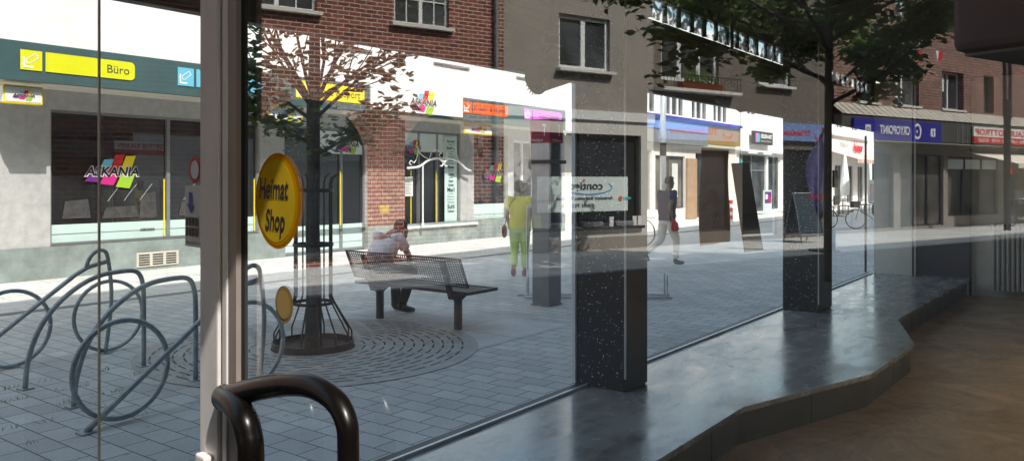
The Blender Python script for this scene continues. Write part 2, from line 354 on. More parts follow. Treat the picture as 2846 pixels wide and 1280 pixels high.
def strip(mb, fr, pts2, w, off=.004):                 # a ribbon along a 2D polyline
    for (a, b), (c, d) in zip(pts2, pts2[1:]):
        dx, dz = c - a, d - b; l = math.hypot(dx, dz) or 1; nx, nz = -dz / l * w / 2, dx / l * w / 2
        ex, ez = dx / l * w * .3, dz / l * w * .3
        flat(mb, fr, [(a - ex - nx, b - ez - nz), (c + ex - nx, d + ez - nz), (c + ex + nx, d + ez + nz), (a - ex + nx, b - ez + nz)], off); off += .00002
    return mb
def FR(y, x=0, z=0): return ((x, y, z), (1, 0, 0), (0, -1, 0))       # a facade facing the street (-Y)
def ask_logo(parent, fr, x, z, w, outline=False):
    """seven letters in bold italics over six coloured slanted fields"""
    h = w * .17
    mb = MB()
    up = [('skyblue', .24, .43, .8), ('red', .44, .63, 1.35), ('yellow', .64, .84, 1.2)]
    dn = [('violet', .00, .24, .6), ('magenta', .26, .52, .9), ('lime', .56, .82, 1.2)]
    for c, a, b, t in up:
        m = MB(); k = .10 * w
        flat(m, fr, [(x + a * w, z + h * .45), (x + b * w, z + h * .45), (x + b * w + k, z + h * (1 + t)), (x + a * w + k * 1.1, z + h * (1 + t) - .01 * w)], .005); m.build('logo_field', MT[c], parent)
    for c, a, b, t in dn:
        m = MB(); k = .13 * w
        flat(m, fr, [(x + a * w, z - t * h), (x + b * w, z - t * h * 1.15), (x + b * w + k, z + h * .5), (x + a * w + k, z + h * .5)], .006); m.build('logo_field', MT[c], parent)
    t1 = text(MB(), 'ASKANIA', fr, x - .01 * w, z - .004 * w, h * 1.03, w * 1.02, .075, .2, .008); t1.build('lettering_outline', MT['text_white'], parent)
    t2 = text(MB(), 'ASKANIA', fr, x, z, h, w, .03, .2, .011); t2.build('lettering', MT['text_black'], parent)

# ------------------------------------------------------------------ facades
def wall_holes(mb, x0, x1, z0, z1, y, holes, depth=.2, thick=.3):
    xs = sorted({x0, x1} | {h[0] for h in holes} | {h[1] for h in holes}); zs = sorted({z0, z1} | {h[2] for h in holes} | {h[3] for h in holes})
    for i in range(len(xs) - 1):
        for j in range(len(zs) - 1):
            cx, cz = (xs[i] + xs[i + 1]) / 2, (zs[j] + zs[j + 1]) / 2
            if any(h[0] < cx < h[1] and h[2] < cz < h[3] for h in holes): continue
            mb.poly([(xs[i], y, zs[j]), (xs[i + 1], y, zs[j]), (xs[i + 1], y, zs[j + 1]), (xs[i], y, zs[j + 1])])
    for a, b, c, d in holes:
        mb.poly([(a, y, c), (a, y + depth, c), (a, y + depth, d), (a, y, d)]); mb.poly([(b, y, c), (b, y, d), (b, y + depth, d), (b, y + depth, c)])
        mb.poly([(a, y, d), (a, y + depth, d), (b, y + depth, d), (b, y, d)]); mb.poly([(a, y, c), (b, y, c), (b, y + depth, c), (a, y + depth, c)])
    return mb
def window(parent, x0, x1, z0, z1, y, n=2, fm='frame_white', gm='house_glass', fw=.06, bars=0, sill=None, depth=.12, name='window', transom=None):
    m = MB(); e = .004
    m.box(x0 + e, x0 + fw, y + depth - .03, y + depth + .03, z0 + e, z1 - e); m.box(x1 - fw, x1 - e, y + depth - .03, y + depth + .03, z0 + e, z1 - e)
    m.box(x0 + fw, x1 - fw, y + depth - .03, y + depth + .03, z0 + e, z0 + fw); m.box(x0 + fw, x1 - fw, y + depth - .03, y + depth + .03, z1 - fw, z1 - e)
    for k in range(1, n):
        c = x0 + (x1 - x0) * k / n; m.box(c - fw * .7, c + fw * .7, y + depth - .035, y + depth + .028, z0 + fw, z1 - fw)
    if transom: m.box(x0 + fw, x1 - fw, y + depth - .033, y + depth + .025, transom - fw / 2, transom + fw / 2)
    if bars:
        for k in range(n):
            a = x0 + (x1 - x0) * k / n; b = x0 + (x1 - x0) * (k + 1) / n; c = (a + b) / 2
            m.box(c - .012, c + .012, y + depth - .025, y + depth + .01, z0 + fw, z1 - fw)
        for j in range(1, bars + 1):
            zz = z0 + (z1 - z0) * j / (bars + 1); m.box(x0 + fw, x1 - fw, y + depth - .022, y + depth + .008, zz - .012, zz + .012)
    o = m.build(name, MT[fm], parent)
    g = MB(); g.poly([(x0, y + depth + .012, z0), (x1, y + depth + .012, z0), (x1, y + depth + .012, z1), (x0, y + depth + .012, z1)]); g.build('pane', MT[gm], o)
    if sill:
        s = MB(); s.box(x0 - .08, x1 + .08, y - sill, y + depth - .034, z0 - .07, z0 - .003); s.build('sill', MT['stucco_light'], o)
    return o

# ================================================================== GROUND
g = MB(); g.poly([(1.2, 3.0, 0), (200, 3.0, 0), (200, 250, 0), (1.2, 250, 0)]); g.poly([(-150, -150, -.03), (200, -150, -.03), (200, 3.0, -.03), (-150, 3.0, -.03)]); g.poly([(-150, 11.2, 0), (1.2, 11.2, 0), (1.2, 250, 0), (-150, 250, 0)])
o = g.build('ground', MT['pavers']); tag(o, kind='structure')
g = MB(); g.poly([(-80, 11.3, .004), (120, 11.3, .004), (120, 14.6, .004), (-80, 14.6, .004)])
o = g.build('pavement', MT['slabs']); tag(o, kind='structure')
g = MB(); g.box(-80, 120, 11.12, 11.3, -.1, .006); o = g.build('drainage_channel', pm('dark gutter stones', (.2, .21, .22), .8, var=.2, vs=8)); tag(o, kind='structure')
g = MB(); g.poly([(5.9, 5.1, .0035), (8.0, 5.1, .0035), (8.0, 7.9, .0035), (5.9, 7.9, .0035)])
o = g.build('bench_plinth_slabs', brickmat('fine grey slabs', (.70, .68, .65), (.64, .62, .6), (.25, .25, .25), 1.0, 1.0, .006, 'xy', .85, .2)); tag(o, kind='structure')

g = MB(); g.poly([(-150, 3.0, 0), (1.2, 3.0, 0), (1.2, 11.2, 0), (-150, 11.2, 0)]); o = g.build('shade_darkened_paving', brickmat('paving darkened as shade', (.05, .05, .05), (.04, .04, .04), (.015, .015, .015), .2, .1, .006, 'xy', .85, .3)); tag(o, kind='structure')  # paving on the mirrored side; shade is put into its dark colour
g = MB(); g.poly([(-9, -4.2, -.01), (1.2, -4.2, -.01), (1.2, 3.0, -.01), (-9, 3.0, -.01)]); o = g.build('shade_darkened_floor', pm('entrance floor darkened as shade', (.035, .034, .033), .9, var=.3, vs=6)); tag(o, kind='structure')  # recess floor, colour darkened so its mirror image reads as shade
# tree grate : plate + arcs of slots
tx, ty = 5.36, 6.50
gr = thing('tree_grate', 'round cast iron tree grate with rings of slots around the young tree', 'tree grate', (tx, ty, 0))
m = MB(); n = 48
for i in range(n):
    a0, a1 = 2 * PI * i / n, 2 * PI * (i + 1) / n
    m.poly([(.42 * math.cos(a0), .42 * math.sin(a0), .006), (1.68 * math.cos(a0), 1.68 * math.sin(a0), .006), (1.68 * math.cos(a1), 1.68 * math.sin(a1), .006), (.42 * math.cos(a1), .42 * math.sin(a1), .006)])
m.build('plate', MT['grate'], gr)
m = MB()
for k in range(11):
    r = .52 + k * .1; nn = int(2 * PI * r / .24)
    for i in range(nn):
        c = 2 * PI * (i + (k % 2) * .5) / nn; hw = .085 / r
        pts = [((r + .008) * math.cos(c - hw + 2 * hw * j / 3), (r + .008) * math.sin(c - hw + 2 * hw * j / 3), .009) for j in range(4)] + [((r - .008) * math.cos(c + hw - 2 * hw * j / 3), (r - .008) * math.sin(c + hw - 2 * hw * j / 3), .009) for j in range(4)]
        m.poly(pts)
m.build('slots', MT['black'], gr)
m = MB(); m.poly([(.42 * math.cos(2 * PI * i / 24), .42 * math.sin(2 * PI * i / 24), .007) for i in range(24)]); m.build('soil', MT['soil'], gr)

# tree guard
gd = thing('tree_guard', 'dark iron tree guard of bent bars flaring out over the grate', 'tree guard', (tx, ty, 0))
def ring(mb, r, z, h=.03, t=.008, n=28):
    for i in range(n):
        a0, a1 = 2 * PI * i / n, 2 * PI * (i + 1) / n
        p = [(rr * math.cos(a), rr * math.sin(a)) for rr, a in ((r - t, a0), (r + t, a0), (r + t, a1), (r - t, a1))]
        mb.prism(p, z, z + h)
m = MB(); ring(m, .40, .012, .06); m.build('base_ring', MT['iron'], gd)
for zz, rr in ((.44, .195), (1.03, .195), (1.58, .195)):
    m = MB(); ring(m, rr, zz, .03); m.build('ring', MT['iron'], gd)
for i in range(14):
    a = 2 * PI * (i + .3) / 14; c, s = math.cos(a), math.sin(a)
    if i % 7 == 0: continue
    pts = [(.385 * c, .385 * s, .02), (.385 * c, .385 * s, .16), (.21 * c, .21 * s, .46), (.185 * c, .185 * s, .52), (.185 * c, .185 * s, 1.66), (.20 * c, .20 * s, 1.72), (.26 * c, .26 * s, 1.76)]
    MB().tube(pts, .0085, 6).build('bar', MT['iron'], gd)

# ------------------------------------------------------------------ trees
def leaf(mb, p, size, rnd):
    a = rnd.uniform(0, 2 * PI); tilt = rnd.uniform(-1.1, 1.1)
    d = Vector((math.cos(a), math.sin(a), rnd.uniform(-.7, .4))).normalized()
    w = d.cross(Vector((0, 0, 1))).normalized(); w = (w * math.cos(tilt) + d.cross(w) * math.sin(tilt)) * size * .28
    q = [p, p + d * size * .35 + w, p + d * size, p + d * size * .35 - w]
    mb.add(q, [(0, 1, 2, 3)])
def grow(twigs, wood, p, d, length, r, depth, rnd, spread=.6, up=.25):
    pts = [p.copy()]; rs = [r]; q = p.copy(); dd = d.copy()
    k = 5
    for i in range(k):
        dd = (dd + Vector((rnd.gauss(0, .09), rnd.gauss(0, .09), rnd.gauss(up * .12, .05)))).normalized()
        q = q + dd * length / k; pts.append(q.copy()); rs.append(r * (1 - .6 * (i + 1) / k))
        if depth > 0 and i >= 1:
            for _ in range(1 if rnd.random() < .75 else 2):
                ax = Vector((rnd.gauss(0, 1), rnd.gauss(0, 1), rnd.gauss(0, .5))).normalized()
                nd = (dd + ax * spread).normalized()
                grow(twigs, wood, q.copy(), nd, length * rnd.uniform(.38, .6), r * .45, depth - 1, rnd, spread, up)
    wood.tube(pts, rs, 6 if r > .02 else 4, cap=False)
    if depth <= 0 or length < .9: twigs += [pts[j] for j in range(1, k + 1)]
rnd = random.Random(11)
tr = thing('young_tree', 'young street tree with thin leaning branches inside the iron guard', 'tree', (tx, ty, 0))
tw = []; wd = MB(); lows = []
wd.tube([(0, 0, 0), (.01, 0, .6), (.0, .01, 1.2), (.0, 0, 1.8), (.0, .0, 2.4), (.02, 0, 3.0), (.0, 0, 3.8)], [.088, .078, .072, .07, .068, .058, .04], 12)
# limbs spread mostly across the line of sight
for ang, el, ln, z in ((127, 28, .8, 2.05), (140, 40, .9, 2.3), (125, 52, 1.0, 2.42), (150, 60, 1.1, 2.45), (-55, 36, 1.1, 2.3), (-40, 46, 1.15, 2.4), (-70, 55, 1.25, 2.45), (-60, 30, 1.2, 2.5), (100, 66, 1.3, 2.5), (30, 45, 1.0, 2.4), (200, 45, 1.2, 2.4), (-100, 55, 1.1, 2.5), (-50, 25, .75, 1.95)):
    a, e = math.radians(ang), math.radians(el)
    grow(tw, wd, Vector((0, 0, z)), Vector((math.cos(a) * math.cos(e), math.sin(a) * math.cos(e), math.sin(e))), ln, .022, 1, rnd, .65, .3)
wd.build('trunk', MT['bark'], tr, smooth=True)
lf = MB()
for p in tw:
    if abs(p.y) > .85: continue
    for _ in range(11 if p.z < 2.65 else (8 if p.z < 2.9 else 3)): leaf(lf, p + Vector((rnd.gauss(0, .09), rnd.gauss(0, .09), rnd.gauss(0, .07))), rnd.uniform(.09, .15), rnd)
lf.build('crown', MT['leaf_green'], tr)
lf = MB()
for i in range(150):
    a = rnd.uniform(0, 2 * PI); r = abs(rnd.gauss(0, .22)); zz = rnd.uniform(1.95, 2.45)
    leaf(lf, Vector((math.cos(a) * r * 1.4, -math.sin(a) * r * 1.4, zz)), rnd.uniform(.06, .095), rnd)
lf.build('foliage', MT['leaf_light'], tr)

def big_tree(name, label, x, y, h0, h, rad, nl, seed, mat='leaf_dark', tr_r=.1, group=None):
    rnd = random.Random(seed); t = thing(name, label, 'tree', (x, y, 0), group=group)
    w = MB(); tg = []
    w.tube([(0, 0, 0), (.03, 0, h0 * .5), (0, .02, h0), (.05, 0, h0 + (h - h0) * .5), (0, 0, h * .92)], [tr_r * 1.1, tr_r, tr_r * .9, tr_r * .6, tr_r * .2], 10)
    for i in range(16):
        a = 2 * PI * i / 16 + rnd.uniform(-.2, .2); e = rnd.uniform(.2, .85); zz = rnd.uniform(h0 * .98, h0 + (h - h0) * .6)
        L0 = rad * rnd.uniform(.75, 1.05) * (1 - .45 * (zz - h0) / (h - h0))
        grow(tg, w, Vector((0, 0, zz)), Vector((math.cos(a) * math.cos(e), math.sin(a) * math.cos(e), math.sin(e) * .8)), L0, tr_r * .45, 2, rnd, .7, .1)
    w.build('trunk', MT['bark'], t, smooth=True)
    lf = MB()
    for _ in range(nl):
        p = rnd.choice(tg); leaf(lf, p + Vector((rnd.gauss(0, .16), rnd.gauss(0, .16), rnd.gauss(0, .1))), rnd.uniform(.13, .24), rnd)
    lf.build('crown', MT[mat], t); return t
big_tree('street_tree', 'broad dark leaved street tree mirrored in the door glass before the brick houses', -10.54, 8.1, 2.9, 7.6, 3.1, 26000, 5, tr_r=.085)

# ================================================================== BIKE STANDS (left)
def foot(mb, x, y=0): mb.box(x - .05, x + .05, y - .05, y + .05, .003, .012)
def arch_stand(label, x, y):
    t = thing('bike_stand', label, 'bike stand', (x, y, 0), group='steel bike stands in a row on the paving')
    p = smooth_path([(0, 0, .01), (.02, 0, .22), (.10, 0, .46), (.24, 0, .65), (.42, 0, .79), (.60, 0, .865), (.80, 0, .885), (.93, 0, .87), (.985, 0, .78), (1.0, 0, .6), (1.0, 0, .01)], 4)
    MB().tube(p, .021, 10).build('tube', MT['steel'], t, smooth=True)
    m = MB(); foot(m, 0); m.build('foot_plate', MT['steel'], t); m = MB(); foot(m, 1.0); m.build('foot_plate', MT['steel'], t)
    return t
arch_stand('second nearest stand, a curved galvanised tube arch without wheels', 2.88, 6.23)
arch_stand('plain curved tube stand just in front of the one with the small saddle loop', 2.89, 7.08)
def cycle_stand(label, x, y, wa, wb, zc):
    t = thing('bike_stand', label, 'bike stand', (x, y, 0), group='steel bike stands in a row on the paving')
    MB().tube([(0, 0, .012), (.35, 0, .27), (.8, 0, .60), (1.08, 0, .80), (1.2, 0, .862), (1.38, 0, .90)], .021, 10).build('crossbar', MT['steel'], t, smooth=True)
    p = smooth_path([(1.17, 0, .84), (1.20, 0, .93), (1.26, 0, 1.0), (1.34, 0, 1.01), (1.385, 0, .93), (1.42, 0, .6), (1.40, 0, .3), (1.36, 0, .01)], 4)
    MB().tube(p, .019, 10).build('saddle_loop', MT['steel'], t, smooth=True)
    for c in (wa, wb):
        MB().tube([(c + .34 * math.cos(2 * PI * i / 36), .044, zc + .34 * math.sin(2 * PI * i / 36)) for i in range(37)], .019, 10).build('wheel_loop', MT['steel'], t, smooth=True)
    m = MB(); foot(m, 0); m.build('foot_plate', MT['steel'], t); m = MB(); foot(m, 1.36); m.build('foot_plate', MT['steel'], t)
    return t
cycle_stand('nearest bicycle shaped tube stand with one big wheel loop in full view', 2.63, 5.52, .27, 1.30, .375)
cycle_stand('farthest bicycle shaped tube stand with a small saddle loop on top', 2.60, 7.92, .53, 1.42, .36)

# ================================================================== BENCH
bn = thing('bench', 'dark perforated metal bench seen from behind with a man on it', 'bench', (6.97, 6.6, 0))
y0, y1 = -.90, .94
def plane_pt(u, v, A, B): return None
m = MB()                                               # backrest: frame and grid, leaning towards the viewer
bx = lambda t: -.10 - .15 * t                           # x offset for height fraction
bz = lambda t: .50 + .34 * t
def backstrip(mb, ya, yb, ta, tb, th, o=0):
    mb.add([(bx(ta) - th + o, ya, bz(ta)), (bx(ta) - th + o, yb, bz(ta)), (bx(tb) - th + o, yb, bz(tb)), (bx(tb) - th + o, ya, bz(tb)),
            (bx(ta) + th + o, ya, bz(ta)), (bx(ta) + th + o, yb, bz(ta)), (bx(tb) + th + o, yb, bz(tb)), (bx(tb) + th + o, ya, bz(tb))],
           [(0, 1, 2, 3), (7, 6, 5, 4), (0, 4, 5, 1), (1, 5, 6, 2), (2, 6, 7, 3), (3, 7, 4, 0)])
backstrip(m, y0, y1, 0, .05, .014); backstrip(m, y0, y1, .95, 1.0, .014); backstrip(m, y0, y0 + .025, .05, .95, .014); backstrip(m, y1 - .025, y1, .05, .95, .014)
m.build('back_frame', MT['bench_paint'], bn)
m = MB()
for i in range(1, 52): c = y0 + .025 + (y1 - y0 - .05) * i / 52; backstrip(m, c - .0065, c + .0065, .05, .95, .003)
for j in range(1, 11): c = .05 + .9 * j / 11; backstrip(m, y0 + .025, y1 - .025, c - .018, c + .018, .004)
m.build('backrest', MT['bench_paint'], bn)
m = MB()
for (a, b, c, d) in ((-.10, -.08, y0, y1), (.40, .43, y0, y1), (-.08, .40, y0, y0 + .03), (-.08, .40, y1 - .03, y1)): m.box(a, b, c, d, .42, .455)
for i in range(1, 46): c = y0 + .03 + (y1 - y0 - .06) * i / 46; m.box(-.08, .40, c - .012, c + .012, .440, .446)
for j in range(1, 12): c = -.08 + .48 * j / 12; m.box(c - .012, c + .012, y0 + .03, y1 - .03, .438, .448)
m.build('seat', MT['bench_paint'], bn)
for yy in (-.66, .60):
    l = MB().tube([(.0, yy, .0), (.0, yy, .36)], .048, 16).build('leg', MT['bench_paint'], bn, smooth=False)
    m = MB(); m.add([(-.16, yy - .02, .42), (.22, yy - .02, .42), (.05, yy - .02, .33), (-.05, yy - .02, .33), (-.16, yy + .02, .42), (.22, yy + .02, .42), (.05, yy + .02, .33), (-.05, yy + .02, .33)],
                    [(0, 1, 2, 3), (7, 6, 5, 4), (0, 4, 5, 1), (1, 5, 6, 2), (2, 6, 7, 3), (3, 7, 4, 0)]); m.build('seat_bracket', MT['bench_paint'], bn)
    m = MB(); m.add([(-.14, yy - .025, .36), (-.08, yy - .025, .36), (-.25, yy - .025, .80), (-.29, yy - .025, .80), (-.14, yy + .025, .36), (-.08, yy + .025, .36), (-.25, yy + .025, .80), (-.29, yy + .025, .80)],
                    [(0, 1, 2, 3), (7, 6, 5, 4), (0, 4, 5, 1), (1, 5, 6, 2), (2, 6, 7, 3), (3, 7, 4, 0)]); m.build('back_support', MT['bench_paint'], bn)

# ================================================================== PEOPLE
def skin_mesh(name, joints, edges, mat, parent, sub=2):
    """joints: [(x,y,z,r)]"""
    me = bpy.data.meshes.new(name); me.from_pydata([j[:3] for j in joints], edges, [])
    o = bpy.data.objects.new(name, me); COL.objects.link(o)
    md = o.modifiers.new('skin', 'SKIN'); md.use_smooth_shade = True
    for i, j in enumerate(joints):
        sv = me.skin_vertices[0].data[i]; sv.radius = (j[3], j[3]); sv.use_root = (i == 0)
    s = o.modifiers.new('sub', 'SUBSURF'); s.levels = sub; s.render_levels = sub
    dg = bpy.context.evaluated_depsgraph_get(); new = bpy.data.meshes.new_from_object(o.evaluated_get(dg))
    bpy.data.objects.remove(o); bpy.data.meshes.remove(me)
    new.materials.clear(); new.materials.append(mat)
    r = bpy.data.objects.new(name, new); COL.objects.link(r); r.parent = parent
    for p in new.polygons: p.use_smooth = True
    return r, new
def add_head(mb, c, f, s=1.0):
    """head with brow, nose, chin, ears, facing f (unit xy)"""
    c = Vector(c); f = Vector((f[0], f[1], 0)).normalized(); rt = Vector((f.y, -f.x, 0))
    prof = [(-.125, .028, .035, .035), (-.105, .047, .055, .025), (-.07, .060, .072, .012), (-.02, .070, .086, 0), (.03, .075, .094, -.005), (.07, .070, .088, -.008), (.10, .052, .066, -.01), (.118, .02, .03, -.01)]
    seg = 16; vs = []
    for z, rx, ry, off in prof:
        for k in range(seg):
            a = 2 * PI * k / seg
            lat = rx * math.cos(a); fw = ry * math.sin(a) + off
            if math.sin(a) > .9 and -.05 < z < .0: fw += .022                # nose
            if math.sin(a) > .5 and -.0 < z < .05 and abs(math.cos(a)) > .3: fw -= .010   # eye sockets
            vs.append(c + rt * lat * s + f * fw * s + Vector((0, 0, z * s)))
    n = len(prof)
    fs = [(i * seg + k, i * seg + (k + 1) % seg, (i + 1) * seg + (k + 1) % seg, (i + 1) * seg + k) for i in range(n - 1) for k in range(seg)]
    fs += [tuple(reversed(range(seg))), tuple(range((n - 1) * seg, n * seg))]
    mb.add(vs, fs)
    for sd in (-1, 1):
        e = c + rt * sd * .077 * s + Vector((0, 0, -.015 * s)); mb.ball(e, .012 * s, .018 * s, .03 * s, 8, 6)
def add_hand(mb, w, d, side):
    """palm, four bent fingers of unequal length and a thumb"""
    w = Vector(w); d = Vector(d).normalized(); sx = Vector(side).normalized(); nrm = d.cross(sx).normalized()
    mb.tube([w, w + d * .03, w + d * .085], [.024, .034, .030], 8)
    for i, (o, ln) in enumerate(((-.027, .062), (-.009, .075), (.009, .07), (.027, .055))):
        b = w + d * .08 + sx * o
        mb.tube([b, b + d * ln * .5, b + d * ln * .8 + nrm * .014, b + d * ln * .85 + nrm * .03], [.0095, .009, .008, .006], 6)
    b = w + d * .03 - sx * .028; mb.tube([b, b + d * .03 - sx * .022, b + d * .055 - sx * .026 + nrm * .012], [.011, .0095, .007], 6)
def make_person(root, J, skin, hair, hairmat, shirt, trousers, shoe, face, sleeve=.55, crop=1.0, hip=(.165, .12), chest=(.20, .12), sock=None, hair_ring=1.0, socket_skin=None):
    """J: joint dict in the local frame"""
    V = lambda k: Vector(J[k])
    names = ['pelvis', 'waist', 'chest', 'neck', 'headbase', 'shL', 'elL', 'wrL', 'shR', 'elR', 'wrR', 'hipL', 'knL', 'anL', 'hipR', 'knR', 'anR']
    rad = dict(pelvis=.125, waist=.11, chest=.12, neck=.055, headbase=.05, shL=.055, elL=.04, wrL=.025, shR=.055, elR=.04, wrR=.025, hipL=.085, knL=.058, anL=.036, hipR=.085, knR=.058, anR=.036)
    idx = {n: i for i, n in enumerate(names)}
    ed = [('pelvis', 'waist'), ('waist', 'chest'), ('chest', 'neck'), ('neck', 'headbase'), ('chest', 'shL'), ('shL', 'elL'), ('elL', 'wrL'), ('chest', 'shR'), ('shR', 'elR'), ('elR', 'wrR'),
          ('pelvis', 'hipL'), ('hipL', 'knL'), ('knL', 'anL'), ('pelvis', 'hipR'), ('hipR', 'knR'), ('knR', 'anR')]
    b, me = skin_mesh('body', [tuple(J[n]) + (rad[n],) for n in names], [(idx[a], idx[c]) for a, c in ed], MT[skin], root)
    mb = MB(); mb.v = [tuple(v.co) for v in me.vertices]; mb.f = [tuple(p.vertices) for p in me.polygons]
    add_head(mb, J['head'], face)
    for s in 'LR':
        d = V('wr' + s) - V('el' + s); add_hand(mb, V('wr' + s), d, Vector((0, 1, 0)) if abs(d.normalized().y) < .8 else Vector((0, 0, 1)))
    mat = me.materials[0]; bpy.data.objects.remove(b)
    mb.build('body', mat, root, smooth=True)
    # hair: a cap on the skull
    h = MB(); c = V('head'); f = Vector((face[0], face[1], 0)).normalized(); rt = Vector((f.y, -f.x, 0)); seg = 16; vs = []
    prof = hair
    for z, r in prof:
        for k in range(seg):
            a = 2 * PI * k / seg; fw = math.sin(a)
            rr = r * (1 + .06 * math.sin(5 * a + z * 40)); cut = .72 if fw > .45 and z < .075 else 1.0
            vs.append(c + rt * .078 * rr * math.cos(a) * cut + f * (.098 * rr * fw * cut - .010) + Vector((0, 0, z)))
    n = len(prof); h.add(vs, [(i * seg + k, i * seg + (k + 1) % seg, (i + 1) * seg + (k + 1) % seg, (i + 1) * seg + k) for i in range(n - 1) for k in range(seg)] + [tuple(range((n - 1) * seg, n * seg))])
    h.build('hair', MT[hairmat], root, smooth=True)
    # shirt: lofted trunk + sleeves, in a basis of the shoulder line
    sl = (V('shR') - V('shL')); sl.z = 0; sl.normalize(); fo = Vector((-sl.y, sl.x, 0))
    P0, P1, P2, P3 = V('pelvis'), V('waist'), V('chest'), V('neck')
    S = MB(); rings = [(P0 + Vector((0, 0, -.04)), hip[0] + .02, hip[1] + .02), (P0 + Vector((0, 0, .05)), hip[0] + .018, hip[1] + .022), (P1, chest[0] - .01, chest[1] + .015), (P1.lerp(P2, .6), chest[0] + .012, chest[1] + .02), (P2.lerp(P3, .25), chest[0] + .02, chest[1] + .005), (P2.lerp(P3, .62), chest[0] - .01, chest[1] - .02), (P2.lerp(P3, .84), .125, .082), (P3 + Vector((0, 0, -.01)), .066, .06)]
    vs = []; seg = 18
    for c, rx, ry in rings:
        for k in range(seg):
            a = 2 * PI * k / seg; wr = 1 + .025 * math.sin(3 * a + c.z * 37) + .015 * math.sin(7 * a - c.z * 23)
            vs.append(c + sl * rx * wr * math.cos(a) + fo * ry * wr * math.sin(a))
    n = len(rings); S.add(vs, [(i * seg + k, i * seg + (k + 1) % seg, (i + 1) * seg + (k + 1) % seg, (i + 1) * seg + k) for i in range(n - 1) for k in range(seg)])
    for s in 'LR':
        a, e = V('sh' + s), V('el' + s); inn = a.lerp(P3.lerp(P2, .55), .45)
        S.tube([inn, a.lerp(inn, .2) + Vector((0, 0, .01)), a.lerp(e, .25), a.lerp(e, sleeve), a.lerp(e, sleeve + .04)], [.07, .077, .07, .066, .062], 12)
    S.build('shirt', MT[shirt], root, smooth=True)
    T = MB(); vs = []
    rings = [(P0 + Vector((0, 0, .06)), hip[0] - .005, hip[1] + .0), (P0, hip[0] + .005, hip[1] + .012), (P0 + Vector((0, 0, -.07)), hip[0] + .0, hip[1] + .01), (P0 + Vector((0, 0, -.12)), hip[0] - .03, hip[1] - .02)]
    for c, rx, ry in rings:
        for k in range(seg): a = 2 * PI * k / seg; vs.append(c + sl * rx * math.cos(a) + fo * ry * math.sin(a))
    n = len(rings); T.add(vs, [(i * seg + k, i * seg + (k + 1) % seg, (i + 1) * seg + (k + 1) % seg, (i + 1) * seg + k) for i in range(n - 1) for k in range(seg)])
    for s in 'LR':
        hp, k_, an = V('hip' + s), V('kn' + s), V('an' + s); an = k_.lerp(an, crop)
        T.tube(smooth_path([hp + Vector((0, 0, .03)), hp.lerp(k_, .3), hp.lerp(k_, .7), k_, k_.lerp(an, .35), k_.lerp(an, .8), an], 2), [.098, .098, .098, .094, .088, .082, .074, .068, .067, .066, .062, .058, .056], 12)
    T.build('trousers', MT[trousers], root, smooth=True)
    for s in 'LR':
        an, to = V('an' + s), V('to' + s); d = (to - an); m = MB()
        hl = an - Vector((d.x, d.y, 0)).normalized() * .04
        heel = Vector((hl.x, hl.y, min(an.z, hl.z) - .045)); toe = Vector((to.x, to.y, to.z))
        m.tube([an + Vector((0, 0, .02)), an.lerp(heel, .5), heel.lerp(toe, .15) + Vector((0, 0, .01)), heel.lerp(toe, .6), toe], [.042, .046, .045, .042, .026], 10)
        m.build('shoe', MT[shoe], root, smooth=True)
HAIR_SHORT = [(-.02, .98), (.01, 1.04), (.05, 1.09), (.09, .98), (.118, .72), (.132, .3)]
HAIR_BOB = [(-.07, .9), (-.04, 1.1), (.0, 1.2), (.05, 1.22), (.09, 1.08), (.12, .8), (.138, .35)]
# woman walking away (local: +y forward, +x right)
w = thing('person', 'person in a yellow top and lime green cropped trousers walking away', 'person', (11.46, 8.34, 0), math.radians(-58))
make_person(w, dict(pelvis=(0, 0, .90), waist=(0, 0, 1.06), chest=(0, .0, 1.24), neck=(0, .02, 1.42), headbase=(0, .03, 1.50), head=(.01, .05, 1.56),
    shL=(-.175, 0, 1.35), elL=(-.23, .0, 1.08), wrL=(-.2, .14, .90), shR=(.175, 0, 1.35), elR=(.24, -.03, 1.10), wrR=(.19, .16, 1.08),
    hipL=(-.085, 0, .86), knL=(-.09, .02, .48), anL=(-.10, -.16, .13), toL=(-.11, -.06, .035), hipR=(.085, 0, .86), knR=(.085, .08, .48), anR=(.08, .06, .075), toR=(.10, .24, .025)),
    'skin', HAIR_BOB, 'hair_red', 'shirt_yellow', 'trouser_lime', 'leather', (.5, .86), crop=.8, hip=(.175, .13), chest=(.185, .12))
bg = thing('shoulder_bag', 'small brown leather bag hanging at the hip of the yellow clad person', 'bag', (0, 0, 0))
bg.location = w.location; bg.rotation_euler = w.rotation_euler
m = MB(); m.ball((-.27, -.02, .80), .05, .11, .12, 12, 8); m.build('pouch', MT['leather'], bg, smooth=True)
m = MB().tube([(-.26, -.04, .9), (-.225, -.10, 1.1), (-.14, -.15, 1.3), (-.06, -.08, 1.40)], .008, 6).build('strap', MT['leather'], bg)
# man walking to the right
a = math.radians(-48)                                   # forward (local +y) -> world
mn = thing('person', 'person in a navy shirt and beige trousers striding to the right', 'person', (14.86, 7.15, 0), math.radians(-112))
make_person(mn, dict(pelvis=(0, 0, .93), waist=(0, .0, 1.10), chest=(0, .01, 1.30), neck=(0, .03, 1.50), headbase=(0, .06, 1.58), head=(0, .08, 1.65),
    shL=(-.20, .0, 1.43), elL=(-.25, .05, 1.16), wrL=(-.22, .30, 1.03), shR=(.20, .02, 1.43), elR=(.25, -.14, 1.19), wrR=(.22, -.06, .95),
    hipL=(-.09, 0, .89), knL=(-.09, -.08, .50), anL=(-.09, -.46, .26), toL=(-.09, -.40, .10), hipR=(.09, 0, .89), knR=(.09, .17, .50), anR=(.09, .16, .09), toR=(.10, .36, .03)),
    'skin_dark', HAIR_SHORT, 'hair_dark', 'navy', 'beige', 'jeans', (0, 1), hip=(.175, .125), chest=(.21, .14), crop=.93)
